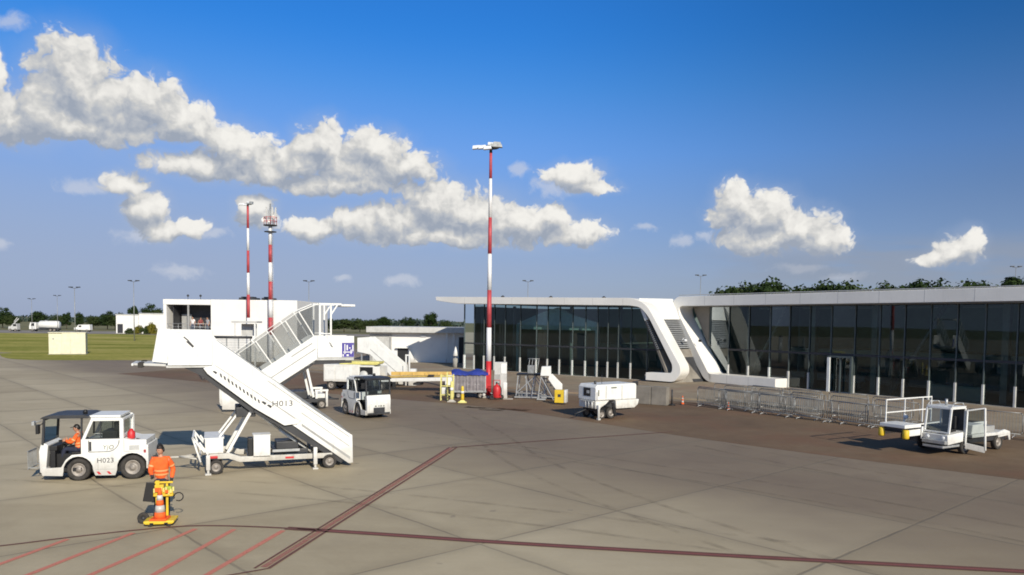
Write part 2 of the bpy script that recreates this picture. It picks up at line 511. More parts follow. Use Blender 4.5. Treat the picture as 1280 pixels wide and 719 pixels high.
# sky colour: the physical sky deepened up the view, paled above it to neutralise blue shadows, greyer towards the haze of the horizon
tint = [(0, (.46, .50, .72)), (.1, (.50, .55, .80)), (.2, (.42, .65, 1.05)), (.3, (.31, .76, 1.35)), (.41, (.23, .79, 1.39)), (.585, (.17, .77, 1.5)), (.72, (.55, .88, 1.15)), (1, (.85, 1.0, 1.1))]
hz = t.ramp(t.math('DIVIDE', el, 40), [(p, tuple(c / 1.5 for c in col)) for p, col in tint])
side = t.math('MULTIPLY_ADD', t.math('MULTIPLY', t.step(az, -2, 38), t.step(el, 1, 10)), -.36, 1.0)      # the sky is deeper away to the right
hz = t.vec('SCALE', hz); sc_ = hz.node; t.put(sc_.inputs[3], side)
skyc = t.mix(1.0, sky.outputs[0], hz, 'MULTIPLY')
haze = t.math('MULTIPLY', t.step(el, 21, 3), t.math('MULTIPLY_ADD', t.step(az, 26, -26), .48, .32))
skyc = t.mix(haze, skyc, (2.25, 2.75, 3.95))
skyc = t.mix(t.math('MULTIPLY', veil, t.math('MULTIPLY', front, t.step(el, .5, 4))), skyc, (2.7, 3.2, 4.2))
band = t.math('MULTIPLY', t.math('MULTIPLY', t.step(el, 1.2, 3.2), t.step(el, 6.4, 4.6)), t.math('MULTIPLY', t.step(az, 9, 23), t.step(t.noise(t.vec('MULTIPLY', P, (.18, .9, 1)), 1.0, 4, .5), .28, .55)))
skyc = t.mix(t.math('MULTIPLY', t.math('MULTIPLY', t.step(D0['S'], .0, .8), front), .55), skyc, (4.2, 4.4, 4.9))
skyc = t.mix(t.math('MULTIPLY', band, .6), skyc, (2.0, 2.25, 2.75))
bg1 = t.n('ShaderNodeBackground'); t.put(bg1.inputs[0], skyc); bg1.inputs[1].default_value = .15
bg2 = t.n('ShaderNodeBackground'); t.put(bg2.inputs[0], ccol); bg2.inputs[1].default_value = .92
ms = t.n('ShaderNodeMixShader'); t.put(ms.inputs[0], alpha)
t.link(bg1.outputs[0], ms.inputs[1]); t.link(bg2.outputs[0], ms.inputs[2])
wo = t.n('ShaderNodeOutputWorld'); t.link(ms.outputs[0], wo.inputs[0])

# ---------------------------------------------------------------- ground
JX = (.672, -.741)           # direction of the long slab joints
def concrete():
    m, nt, out = new_mat('apron_concrete')
    t = NT(nt)
    co = coords(t)
    b = t.n('ShaderNodeBsdfPrincipled')
    s = t.n('ShaderNodeSeparateXYZ'); t.link(co, s.inputs[0])
    wob = t.math('MULTIPLY', t.math('SUBTRACT', t.noise(co, .8, 3), .5), .10)
    p = t.math('ADD', t.math('ADD', t.math('MULTIPLY', s.outputs[0], .741), t.math('MULTIPLY', s.outputs[1], .672)), wob)   # across the long joints
    q = t.math('ADD', t.math('ADD', t.math('MULTIPLY', s.outputs[0], .672), t.math('MULTIPLY', s.outputs[1], -.741)), wob)
    def joint(v, off, sp):
        f = t.math('FRACT', t.math('DIVIDE', t.math('SUBTRACT', v, off), sp))
        d = t.math('MULTIPLY', t.math('MINIMUM', f, t.math('SUBTRACT', 1.0, f)), sp)
        cell = t.math('FLOOR', t.math('DIVIDE', t.math('SUBTRACT', v, off), sp))
        return d, cell
    d1, c1 = joint(p, 6.05, 4.66)
    d2, c2 = joint(q, -7.2, 5.6)
    brk = t.noise(co, .5, 3)
    wd = t.math('MULTIPLY_ADD', brk, .055, .012)
    j1 = t.math('SUBTRACT', 1.0, t.step(t.math('DIVIDE', d1, wd), .35, 1.3))
    j2 = t.math('SUBTRACT', 1.0, t.step(t.math('DIVIDE', d2, wd), .35, 1.3))
    stain1 = t.math('SUBTRACT', 1.0, t.step(t.math('DIVIDE', d1, t.math('MULTIPLY_ADD', brk, .9, .05)), 0, 1))
    stain2 = t.math('SUBTRACT', 1.0, t.step(t.math('DIVIDE', d2, t.math('MULTIPLY_ADD', brk, .9, .05)), 0, 1))
    jj = t.math('MAXIMUM', j1, j2)
    st = t.math('MAXIMUM', stain1, stain2)
    cc = t.n('ShaderNodeCombineXYZ'); t.link(c1, cc.inputs[0]); t.link(c2, cc.inputs[1])
    wn = t.n('ShaderNodeTexWhiteNoise'); wn.noise_dimensions = '2D'; t.link(cc.outputs[0], wn.inputs[0])
    big = t.noise(co, .09, 4, .6)
    mid = t.noise(co, .45, 6, .65, .6)
    fin = t.noise(co, 9, 6, .7)
    streak = t.noise(t.vec('MULTIPLY', co, (.22, 1.6, 1)), .9, 6, .65, .4)
    f = t.math('ADD', t.math('MULTIPLY', big, .40), t.math('ADD', t.math('MULTIPLY', mid, .30), t.math('ADD', t.math('MULTIPLY', fin, .14), t.math('MULTIPLY', streak, .16))))
    f = t.math('ADD', f, t.math('MULTIPLY', t.math('SUBTRACT', wn.outputs[0], .5), .17))
    c = t.ramp(f, [(.32, (.33, .268, .17)), (.50, (.43, .36, .238)), (.66, (.515, .438, .298))])
    # tyre rubber and old oil
    oil = t.math('MULTIPLY', t.step(t.noise(co, .23, 5, .65, 1.2), .56, .72), .22)
    c = t.mix(oil, c, (.28, .23, .155))
    vignette = t.math('MULTIPLY', t.step(t.math('ADD', p, t.math('MULTIPLY', t.math('SUBTRACT', big, .5), 14)), 11, 22), t.math('MULTIPLY_ADD', mid, .5, .60))  # window vignette put into the concrete colour, darker to the right
    c = t.mix(vignette, c, (.165, .122, .085))
    spot = t.step(t.noise(co, 1.6, 3, .5), .70, .76)
    c = t.mix(t.math('MULTIPLY', spot, .45), c, (.13, .11, .095))
    c = t.mix(t.math('MULTIPLY', st, .22), c, (.20, .165, .11))
    c = t.mix(t.math('MULTIPLY', jj, t.math('MULTIPLY_ADD', t.noise(co, .35, 3), .9, .02)), c, (.11, .09, .065))
    t.put(b.inputs['Base Color'], c)
    t.put(b.inputs['Roughness'], t.math('MULTIPLY_ADD', fin, .3, .62))
    bp = t.n('ShaderNodeBump'); bp.inputs['Strength'].default_value = .25; bp.inputs['Distance'].default_value = .02
    t.put(bp.inputs['Height'], t.math('SUBTRACT', t.math('MULTIPLY', t.noise(co, 14, 6, .7), .6), jj))
    t.link(bp.outputs[0], b.inputs['Normal'])
    t.link(b.outputs[0], out.inputs[0])
    return m

def asphalt(name, a, bcol, c3, red=(.16, .075, .045), redk=.6, scale=1.0):
    m, nt, out = new_mat(name)
    t = NT(nt)
    co = coords(t)
    b = t.n('ShaderNodeBsdfPrincipled')
    f = t.math('ADD', t.math('MULTIPLY', t.noise(co, .16 * scale, 5, .6, .5), .55), t.math('ADD', t.math('MULTIPLY', t.noise(co, 1.4, 5, .65), .28), t.math('MULTIPLY', t.noise(co, 22, 4, .7), .18)))
    c = t.ramp(f, [(.36, a), (.52, bcol), (.66, c3)])
    c = t.mix(t.math('MULTIPLY', t.step(t.noise(co, .22, 4, .6), .45, .66), redk), c, red)
    t.put(b.inputs['Base Color'], c)
    b.inputs['Roughness'].default_value = .85
    bp = t.n('ShaderNodeBump'); bp.inputs['Strength'].default_value = .35; bp.inputs['Distance'].default_value = .02
    t.put(bp.inputs['Height'], t.noise(co, 30, 4, .7))
    t.link(bp.outputs[0], b.inputs['Normal'])
    t.link(b.outputs[0], out.inputs[0])
    return m

def grass_mat():
    m, nt, out = new_mat('mown_grass')
    t = NT(nt)
    co = coords(t)
    d = t.n('ShaderNodeBsdfDiffuse')
    f = t.math('ADD', t.math('MULTIPLY', t.noise(t.vec('MULTIPLY', co, (.4, 1.2, 1)), .09, 5, .65, .8), .65), t.math('MULTIPLY', t.noise(co, 1.1, 6, .7), .38))
    c = t.ramp(f, [(.36, (.13, .155, .035)), (.47, (.26, .265, .07)), (.57, (.38, .345, .11)), (.68, (.50, .40, .20))])
    t.put(d.inputs[0], c)
    bp = t.n('ShaderNodeBump'); bp.inputs['Strength'].default_value = .8; bp.inputs['Distance'].default_value = .15
    t.put(bp.inputs['Height'], t.noise(co, 3, 6, .8))
    t.link(bp.outputs[0], d.inputs['Normal'])
    t.link(d.outputs[0], out.inputs[0])
    return m

def paint_mat(name, col, wear=.45, edge=(.30, .26, .21)):
    m, nt, out = new_mat(name)
    t = NT(nt)
    co = coords(t)
    b = t.n('ShaderNodeBsdfPrincipled'); b.inputs['Roughness'].default_value = .75
    tr = t.n('ShaderNodeBsdfTransparent')
    f = t.math('ADD', t.math('MULTIPLY', t.noise(co, 3.5, 6, .75), .6), t.math('MULTIPLY', t.noise(co, 22, 4, .7), .4))
    c = t.mix(t.step(f, .4, .62), tuple(v * .8 for v in col), col)
    t.put(b.inputs['Base Color'], c)
    ms = t.n('ShaderNodeMixShader')
    t.put(ms.inputs[0], t.math('MULTIPLY', t.step(f, .62 - .3 * wear, .72), .85 * min(1, wear * 1.7)))
    t.link(b.outputs[0], ms.inputs[1]); t.link(tr.outputs[0], ms.inputs[2])
    t.link(ms.outputs[0], out.inputs[0])
    return m

def sheet(name, pts, z, mat):
    b = MB()
    f = b.poly([(x, y, z) for x, y in pts])
    if len(pts) > 4:
        f.normal_update()
        bmesh.ops.triangulate(b.bm, faces=[f])
    o = b.out(name, mat)
    for pl in o.data.polygons:
        if pl.normal.z < 0:
            o.data.flip_normals(); break
    return struct(o)

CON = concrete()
FAR = asphalt('field_soil_grass', (.09, .10, .03), (.16, .15, .05), (.24, .20, .09), (.2, .15, .07), .5, .1)
sheet('ground', [(-3000, -200), (3000, -200), (3000, 5000), (-3000, 5000)], 0.0, FAR)
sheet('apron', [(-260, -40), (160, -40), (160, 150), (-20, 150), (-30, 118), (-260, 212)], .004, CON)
grass_edge = curve_poly([(-160, 118), (-75, 104), (-66, 98), (-60.5, 91), (-56.7, 86.9), (-52.5, 85.2), (-46, 86.6), (-36, 89)], 5)
sheet('grass', grass_edge + [(-36, 110), (-44, 150), (-70, 185), (-106, 218), (-260, 206)], .008, grass_mat())
ROAD = asphalt('taxi_lane_asphalt', (.20, .18, .155), (.255, .23, .20), (.31, .28, .24), (.2, .13, .1), .2)
sheet('road', [(-260, 214), (-30, 226), (-30, 262), (-260, 256)], .008, ROAD)
BROWN = asphalt('brown_service_road', (.108, .066, .034), (.150, .096, .052), (.195, .135, .078), (.165, .08, .042), .5)
low = curve_poly([(-34, 66), (-20, 56), (-9, 48.6), (-2.3, 44.4), (2.5, 39.4), (7.38, 33.4), (12, 28.6), (16.56, 24.5), (23, 18.5), (40, 4)], 5)
sheet('service_road', low + [(60, 4), (40, 22), (25.5, 31.5), (21, 36.5), (16.8, 42.6), (12.6, 47.0), (8.0, 49.6), (3.2, 51.6), (-3, 57), (-14, 68), (-30, 78)], .008, BROWN)
PAVE = asphalt('forecourt_paving', (.20, .155, .105), (.265, .215, .15), (.33, .275, .195), (.25, .15, .10), .45, 2)
b = MB()
fore = [(-32, 84), (-14, 69.5), (-3, 58.4), (3.4, 53.0), (8.2, 51.0), (13.0, 48.3), (17.2, 43.6), (21.6, 37.4), (26, 32.2), (42, 20), (60, 20), (60, 90), (-32, 110)]
f = b.poly([(x, y, .11) for x, y in fore]); g = b.poly([(x, y, .0) for x, y in fore])
bmesh.ops.delete(b.bm, geom=[g], context='FACES_ONLY')
top = [v for v in b.bm.verts if v.co.z > .05]; bot = [v for v in b.bm.verts if v.co.z < .05]
for i in range(len(fore)):
    j = (i + 1) % len(fore)
    b.bm.faces.new((top[i], bot[i], bot[j], top[j]))
f.normal_update()
bmesh.ops.triangulate(b.bm, faces=[f])
struct(b.out('pavement', PAVE))

# painted lines
def strip(pts, w0, w1=None, off=0.0):
    """quads along a poly-line; off shifts it sideways"""
    w1 = w0 if w1 is None else w1
    V = [Vector(p) for p in pts]
    L, Rr = [], []
    for i, p in enumerate(V):
        d = (V[min(i + 1, len(V) - 1)] - V[max(i - 1, 0)]).normalized()
        n = Vector((-d.y, d.x))
        w = w0 + (w1 - w0) * i / (len(V) - 1)
        L.append(p + n * (off + w / 2)); Rr.append(p + n * (off - w / 2))
    return L, Rr
def mark(name, segs, z, mat):
    b = MB()
    for pts, w0, w1, off in segs:
        L, Rr = strip(pts, w0, w1, off)
        for i in range(len(L) - 1):
            b.poly([(*L[i], z), (*L[i + 1], z), (*Rr[i + 1], z), (*Rr[i], z)])
    o = b.out(name, mat)
    for pl in o.data.polygons:
        if pl.normal.z < 0:
            o.data.flip_normals(); break
    return struct(o)
P_PINK = paint_mat('faded_pink_red_paint', (.66, .23, .16), .5)
P_RED = paint_mat('red_line_paint', (.30, .095, .085), .35)
P_DARK = paint_mat('dark_maroon_line', (.165, .068, .05), .4)
# stand line: runs away from the hatched corner, then turns towards the service road
A = [(-6.6, 13.8), (-5.6, 14.36), (-5.0, 14.72), (-4.74, 15.3), (-2.28, 29.46)]
mark('stand_line', [([(-4.86, 14.9), (-2.3, 29.4)], .14, .15, -.01)], .012, paint_mat('washed_out_red_paint', (.46, .19, .14), .95))
mark('stand_line_edging', [([(-4.9, 14.8), (-2.28, 29.5)], .055, .075, .10), ([(-6.8, 13.72), (-5.5, 14.42), (-4.84, 14.85), (-2.22, 29.5)], .065, .08, -.12),
                           ([(-2.3, 29.5), (1.0, 31.3), (7.3, 34.55)], .13, .10, 0)], .016, P_DARK)
C = curve_poly([(-13.5, 14.6), (-10.84, 16.09), (-9.72, 16.81), (-8.46, 17.5), (-7.42, 17.86), (-5.98, 17.84), (-4.42, 17.6), (-2.5, 17.25), (.05, 16.75), (4.47, 16.05), (10.34, 15.2), (18, 14.1)], 6)
mark('boundary_line', [(C[:37], .085, .10, 0)], .012, P_DARK)
mark('boundary_line_double', [(C[33:], .085, .11, .08), (C[33:], .085, .11, -.085)], .016, P_DARK)
mark('boundary_line_band', [(C[34:], .10, .12, 0)], .012, P_RED)
hat = [((-10.5, 12.4), (-9.72, 16.65)), ((-9.5, 12.2), (-8.55, 17.2)), ((-8.4, 12), (-7.3, 17.6)), ((-7.05, 12), (-6.4, 17.6)), ((-6.1, 12.4), (-5.25, 17.55))]
mark('hatching', [([a, c], .13, .13, 0) for a, c in hat], .012, P_PINK)
def soft_mat(name, col, k):
    m, nt, out = new_mat(name)
    t = NT(nt); co = coords(t)
    b = t.n('ShaderNodeBsdfDiffuse'); b.inputs[0].default_value = (*col, 1)
    tr = t.n('ShaderNodeBsdfTransparent'); ms = t.n('ShaderNodeMixShader')
    t.put(ms.inputs[0], t.math('MULTIPLY', t.step(t.noise(co, 1.1, 6, .7), .36, .66), k))
    t.link(tr.outputs[0], ms.inputs[1]); t.link(b.outputs[0], ms.inputs[2]); t.link(ms.outputs[0], out.inputs[0])
    return m
TY = []
for pts in ([(-16, 31), (-9, 32.5), (-3, 31), (3, 27), (10, 20.5), (16, 13)], [(-20, 24.5), (-14, 23.2), (-6, 21.6), (1, 18.9), (6, 16.4)], [(-3, 40), (-1, 33), (0.5, 27), (3, 21), (7, 14)], [(8, 31), (11, 26), (15, 21), (19, 16)], [(-25, 36), (-16, 36.5), (-8, 39), (-2, 43)]):
    cp = curve_poly(pts, 8)
    TY += [(cp, .16, .20, .72), (cp, .20, .16, -.72)]
mark('tyre_marks', TY, .020, soft_mat('tyre_rubber_film', (.07, .06, .05), .15))
mark('oil_streak', [(curve_poly([(-2.6, 43.6), (-1.6, 43.1), (-.2, 42.7), (1.0, 42.2)], 5), .5, .8, 0), ([(-1.8, 42.4), (-.4, 41.9)], .3, .4, 0)], .022, soft_mat('oil_film', (.03, .022, .018), .75))
# ---------------------------------------------------------------- terminal
def rounded(pts, rad, n=6):
    """round the corners of an open/closed polygon; rad per vertex"""
    out = []
    N = len(pts)
    for i, p in enumerate(pts):
        r = rad[i]
        if r <= 0:
            out.append(p); continue
        a, b, c = Vector(pts[i - 1]), Vector(p), Vector(pts[(i + 1) % N])
        u, v = (a - b).normalized(), (c - b).normalized()
        r = min(r, (a - b).length * .49, (c - b).length * .49)
        s, e = b + u * r, b + v * r
        for k in range(n + 1):
            q = k / n
            out.append(tuple(s * (1 - q) ** 2 + b * 2 * q * (1 - q) + e * q * q))
    return out

# right hall: local x along the facade (to the right), local -y outwards
RZ_R = math.degrees(math.atan2(-.8199, .5725))
right = thing('terminal_hall', 'long right hand glass terminal hall under a pale sloping white ribbon roof, behind the barriers', 'terminal building', (17.68, 63.81, 0.0), RZ_R)
XE = 40.0
rb = rounded([(-4.15, 7.22), (XE, 7.30), (XE, 6.46), (-3.85, 6.40), (-3.75, 5.6), (-.35, .80), (6.1, .80), (6.1, .10), (-.70, .10), (-4.62, 5.3), (-4.72, 6.5)], [.6, 0, 0, .6, .6, .3, 0, 0, .7, .6, .4])
m = MB(); m.prism(rb, -1.5, .25); m.out('ribbon_frame', 'ribbon', right, .03)
m = MB(); m.box(-4.2, XE, .26, 16, 6.62, 7.12); m.out('roof', 'roof_grey', right)
m = MB()
for i in range(14):
    x = -1.0 + i * 3.0; m.box(x - .008, x + .008, -1.504, -1.499, 6.47, 7.24)
for x in (1.5, 3.6):
    m.box(x - .008, x + .008, -1.504, -1.499, .12, .79)
m.out('panel_joint', 'grey', right)
m = MB(); m.box(-3.9, XE, -1.46, -1.40, 7.30, 7.36); m.out('roof_flashing', 'light_grey', right)
# brown side cheek between ribbon leg and first pane
m = MB(); m.prism([(-3.6, 6.39), (-1.75, 6.39), (-1.75, 3.3), (-1.45, 3.05)], .0, .16); m.prism([(-3.55, 6.3), (-1.5, 3.1), (-1.7, 3.0)], -.02, .14)
m.out('side_panel', 'soffit', right)
m = MB(); m.box(-3.6, XE, -1.42, -.1, 6.36, 6.395); m.out('soffit', 'soffit', right)
mul = [-1.6, .4, 2.4, 4.4, 6.16, 7.89, 9.65, 11.5, 13.31, 15.04, 16.74, 18.39, 20.05, 21.84] + [23.6 + 1.76 * i for i in range(9)]
for i, x in enumerate(mul):
    z0 = .82 if x < 6 else .12
    if x < 0:
        z0 = 3.0
    zf = z0 if x < 0 else z0 + (.75 if x < 6 else 1.25)
    m = MB(); m.box(x - .03, x + .03, -.06, .12, zf, 6.36); m.out('mullion', 'frame_dark', right)
    if x > 0:
        m = MB(); m.box(x - .055, x + .055, -.10, .12, z0, zf - .002); m.out('mullion_sunlit_foot', 'light_grey', right)  # paler lower end: sunlight below the roof's shade put into the colour
for a, c in zip(mul[:-1], mul[1:]):
    z0 = .86 if a < 5 else .18
    if a < 0:
        m = MB(); m.poly([(a + .04, .03, 3.0), (c - .04, .03, .86), (c - .04, .03, 6.34), (a + .04, .03, 6.34)])
    else:
        m = MB(); m.poly([(a + .04, .03, z0), (c - .04, .03, z0), (c - .04, .03, 6.34), (a + .04, .03, 6.34)])
    m.out('glass_panel', 'pane', right)
m = MB()
for a, c in zip(mul[1:-1], mul[2:]):
    m.box(a + .036, c - .036, -.05, .08, 2.74, 2.90)
m.out('transom', 'dark', right)
m = MB(); m.box(6.2, XE, -.12, .2, .02, .13); m.out('plinth', 'concrete_pale', right)
# entrance doors: bright frame
m = MB()
for x in (9.72, 11.43):
    m.box(x - .07, x + .07, -.34, -.11, .115, 2.6)
m.box(9.65, 11.5, -.34, -.11, 2.602, 2.72); m.box(10.54, 10.62, -.3, -.12, .115, 2.6)
m.out('door_frame', 'frame_dark', right)
m = MB(); m.box(9.66, 9.86, -.44, -.342, .115, 2.6); m.out('door_post', 'col_in', right)
# interior: floor, back wall, mezzanine, slanted columns
m = MB(); m.box(-1.5, XE, .13, 15.8, .06, .115); m.out('floor', 'floor_in', right)
m = MB(); m.box(-2.5, XE, 13.6, 13.9, .12, 6.6); m.box(-2.6, -2.4, .3, 13.5, .12, 6.6); m.box(XE - .2, XE, .3, 13.5, .12, 6.6); m.out('inner_wall', 'wall_in', right)
m = MB(); m.box(1, XE - 1, 7.5, 13.5, 2.55, 2.95); m.out('mezzanine', 'wall_in', right)
for x0 in (.9, 13.2, 24.5, 33):
    m = MB(); m.tube((x0, 1.9, .12), (x0 + 3.4, 2.4, 6.6), .15, 10); m.tube((x0, 1.9, .12), (x0 - .6, 2.6, 6.6), .15, 10); m.out('slanted_column', 'steel_dull', right)
for x0 in (7.2, 12.1, 20.6):
    m = MB(); m.box(x0 - .2, x0 + .2, 1.4, 1.8, .12, 6.6); m.out('column', 'grey', right)
m = MB(); m.box(15.8, 19.2, 1.6, 2.2, .12, 1.05); m.out('counter', 'wall_in', right)
m = MB()
for i in range(12):
    x = 2.5 + i * 2.6
    m.box(x, x + 1.8, 4.2, 4.8, .55, .62); m.box(x, x + 1.8, 4.8, 4.88, .62, 1.05); m.box(x + .1, x + .16, 4.3, 4.8, .12, .55); m.box(x + 1.6, x + 1.66, 4.3, 4.8, .12, .55)
m.out('seat_row', 'grey', right)
m = MB()
for i in range(9):
    m.box(1.5 + i * 4.0, 3.9 + i * 4.0, 2.5, 2.62, 6.18, 6.24)
m.out('ceiling_light', 'light_grey', right)
for k, x in enumerate((7.6, 8.5, 17.0, 23)):
    m = MB(); m.box(x, x + .9, 9, 9.1, 1.6, 2.2); m.out('sign_panel', 'light_grey', right)
m = MB()
m.box(-1.5, -1.2, -1.56, -1.5, 3.4, 3.6); m.out('wall_lamp', 'dark', right)

# left hall
RZ_L = math.degrees(math.atan2(-.6308, .7760))
left = thing('terminal_hall', 'left glass terminal hall with roof overhang tapering to a tip, behind the tall striped mast', 'terminal building', (-4.85, 77.67, 0.0), RZ_L)
lb = rounded([(-2.85, 7.34), (20.3, 6.99), (21.5, 6.40), (24.62, 1.5), (24.66, .9), (24.1, .20), (21.5, .24), (21.5, .86), (23.85, .92), (23.9, 1.55), (21.6, 5.5), (20.85, 6.22), (19.8, 6.36), (0.2, 6.62), (-2.75, 6.95)], [0, .8, .8, .3, .3, .35, 0, 0, .25, .3, .5, .4, .4, 0, 0])
m = MB(); m.prism(lb, -1.3, .25); m.out('ribbon_frame', 'ribbon', left, .03)
m = MB(); m.prism([(-2.7, 7.22), (20.3, 6.85), (20.3, 6.4), (.2, 6.66), (-2.6, 7.0)], .26, 15); m.out('roof', 'roof_grey', left)
mul = [0.0, 1.35, 2.65, 4.0, 5.36, 7.24, 9.16, 10.47, 11.84, 13.26, 14.65, 15.91, 17.0, 18.05, 19.3]
for x in mul:
    zt = 6.60 - .0125 * x
    m = MB(); m.box(x - .025, x + .025, -.05, .1, 1.502, zt); m.out('mullion', 'frame_dark', left)
    m = MB(); m.box(x - .05, x + .05, -.1, .1, .13, 1.5); m.out('mullion_sunlit_foot', 'light_grey', left)  # sunlit lower end imitated by a paler piece
mm = mul + [20.9, 22.3, 23.7]
def ztop(x):
    pts = [(0, 6.58), (19.9, 6.30), (20.9, 6.15), (21.6, 5.4), (23.95, 1.5)]
    for (x0, z0), (x1, z1) in zip(pts[:-1], pts[1:]):
        if x <= x1:
            return z0 + (z1 - z0) * (x - x0) / (x1 - x0)
    return 1.3
for a, c in zip(mm[:-1], mm[1:]):
    zb = .13 if a < 20.5 else .95
    m = MB(); m.poly([(a + .04, .03, zb), (c - .04, .03, zb)] + [(q, .03, ztop(q)) for q in (c - .04, (a + c) / 2, a + .04)]); m.out('glass_panel', 'pane', left)
for x in (20.9, 22.3):
    m = MB(); m.box(x - .025, x + .025, -.05, .1, .9, ztop(x)); m.out('mullion', 'frame_dark', left)
m = MB()
for a, c in zip(mm[:-1], mm[1:]):
    m.box(a + .036, c - .036, -.05, .08, 2.62, 2.76)
m.out('transom', 'dark', left)
m = MB(); m.box(-.1, 21.2, -.14, .2, .02, .13); m.out('plinth', 'concrete_pale', left)
m = MB(); m.box(-.1, 24, .13, 14.8, .06, .115); m.out('floor', 'floor_in', left)
m = MB(); m.box(-.1, 24, 13.4, 13.7, .12, 6.4); m.box(-.12, .05, .3, 13.3, .12, 6.4); m.out('inner_wall', 'wall_in', left)
m = MB(); m.box(12.6, 22.5, 5, 13.3, 2.6, 2.95); m.out('mezzanine', 'wall_in', left)
m = MB()
for i in range(7):
    x = 1.2 + i * 3.0; m.box(x - .008, x + .008, -1.304, -1.299, 6.62 - .013 * x, 7.24 - .0155 * x)
m.out('panel_joint', 'grey', left)
# pale gabled shape built behind the glass to imitate a reflection in it
gable_refl = MB()
gp = [(6.6, .12), (6.6, 4.6), (8.7, 5.35), (9.7, 5.7), (11.3, 6.1), (13.2, 5.35), (15.6, 4.75), (15.6, .12)]
for a, c in zip(gp[:-1], gp[1:]):
    gable_refl.bar((a[0], 0.5, a[1]), (c[0], 0.5, c[1]), .30, .3, (0, 1, 0))
gable_refl.prism([(6.75, 4.2), (6.75, 4.62), (8.7, 5.3), (9.7, 5.62), (11.3, 6.0), (13.2, 5.3), (15.45, 4.7), (15.45, 4.2)], .45, .55)
gable_refl.out('gable_reflection', 'pale_reflection', left)
for x in (1.0, 5.2, 12.0, 17.3):
    m = MB(); m.tube((x, 1.6, .12), (x, 1.6, 6.4), .16, 10); m.out('column', 'grey', left)
for x in (3.4, 18.6):
    m = MB(); m.box(x, x + 1.6, 6, 6.1, .9, 2.1); m.out('sign_panel', 'light_grey', left)

# recessed slanting link wall between the two frames
link = thing('connector_block', 'slanted link wall with bright white parapet and grey louvres between the two terminal halls', 'building', (12.6, 63.7, 0.0), 0)
TLc, TRc, BRc, BLc = Vector((10.45, 63.75, 6.97)), Vector((13.9, 66.9, 7.05)), Vector((16.3, 63.9, .05)), Vector((13.0, 61.75, .05))
nrm_l = (TRc - TLc).cross(BLc - TLc).normalized()
if nrm_l.y > 0:
    nrm_l = -nrm_l
def lw(u, v, d=0.0):
    p = TLc.lerp(TRc, u).lerp(BLc.lerp(BRc, u), v) + nrm_l * d
    return p - Vector((12.6, 63.7, 0))
def slab(m, u0, u1, v0, v1, d0, d1):
    m._hex([lw(u0, v1, d0), lw(u1, v1, d0), lw(u1, v1, d1), lw(u0, v1, d1), lw(u0, v0, d0), lw(u1, v0, d0), lw(u1, v0, d1), lw(u0, v0, d1)])
m = MB(); slab(m, 0, 1, 0, .255, -.3, 0); m.out('parapet', 'white', link, .02)
m = MB(); slab(m, 0, 1, .26, .60, -.35, -.25); m.out('backing', 'dark', link)
m = MB()
for i in range(15):
    v = .265 + i * .0225
    slab(m, 0, 1, v, v + .013, -.22, -.06)
m.out('louvre', 'louvre', link)
m = MB(); slab(m, 0, 1, .605, 1, -.3, -.08); m.out('wall', 'block', link)
m = MB(); slab(m, .62, .98, .70, .995, -.075, -.06); m.out('opening', 'dark', link)
m = MB(); m.tube(lw(.72, .52, -.05), lw(.72, .50, .35), .03, 6); m.ball(lw(.72, .53, .42), .16, 1, 1, .8, 10, 7); m.out('floodlight', 'lamp', link)

# roof-top details in view
for i, (x, y) in enumerate(((2.5, 3.0), (8.2, 3.5), (14.6, 3.0))):
    v = thing('roof_vent', ('small dark vent on the left end of the left terminal roof', 'small dark vent on the middle of the left terminal roof', 'small dark vent right along the left terminal roof')[i], 'roof vent', tuple(left.matrix_basis @ Vector((x, y, 7.18 - .0178 * x))), RZ_L)
    m = MB(); m.tube((0, 0, -.3), (0, 0, .28), .10, 10); m.out('pipe', 'steel_dull', v)
    m = MB(); m.lathe([(.05, .42), (.2, .30), (.2, .26), (.05, .28)], (0, 0, 0), 'z', 12); m.out('cowl', 'dark', v)
# loose items near the halls
bench = thing('concrete_bench', 'long low pale bench block in front of the left hall beside the link', 'bench', (11.15, 64.3, .11), RZ_L)
m = MB(); m.box(0, 2.3, 0, .6, .12, .52); m.out('seat', 'concrete_pale', bench, .03)
for x in (.2, 1.9):
    m = MB(); m.box(x, x + .25, .08, .52, 0, .12); m.out('foot', 'grey', bench)

# ---------------------------------------------------------------- annex with garage door
an = thing('annex_building', 'low white annex with grey roller door and flat canopy, left of the glass terminal', 'building', (-16.2, 88.0, 0), 0)
an.scale = (1.078, 1, .985)
m = MB(); m.box(-.1, 10.6, 0, 9, 0, 3.55); m.out('wall', 'cladding', an)
m = MB(); m.box(-.35, 11.2, -.9, 9.2, 3.56, 4.22); m.out('roof', 'light_grey', an, .03)
m = MB(); m.box(.15, 1.95, -.06, -.005, .1, 3.05)
for i in range(14):
    m.box(.17, 1.93, -.085, -.062, .15 + i * .205, .27 + i * .205)
m.out('roller_door', 'light_grey', an)
m = MB(); m.box(-.1, .14, -.12, -.005, 0, 3.3); m.box(1.96, 2.2, -.12, -.005, 0, 3.3); m.box(.15, 1.95, -.12, -.005, 3.06, 3.3); m.out('door_surround', 'grey', an)
m = MB(); m.box(2.85, 3.95, -.05, -.003, .1, 1.72); m.out('loading_hatch', 'black', an)
m = MB(); m.prism([(2.7, 1.75), (4.1, 1.75), (4.1, 1.9), (2.7, 1.9)], -.5, -.004); m.prism([(4.05, 0.05), (4.9, .05), (4.15, 1.6)], -.45, -.004); m.out('dock_shelter', 'white', an)
for x in (8.1, 8.85):
    m = MB(); m.box(x - .06, x + .06, -.75, -.63, .02, 3.55); m.box(x - .2, x + .2, -.85, -.53, 0, .08); m.out('post', 'white', an)
m = MB(); m.box(9.35, 10.55, -.04, -.003, .1, 3.1); m.out('opening', 'black', an)
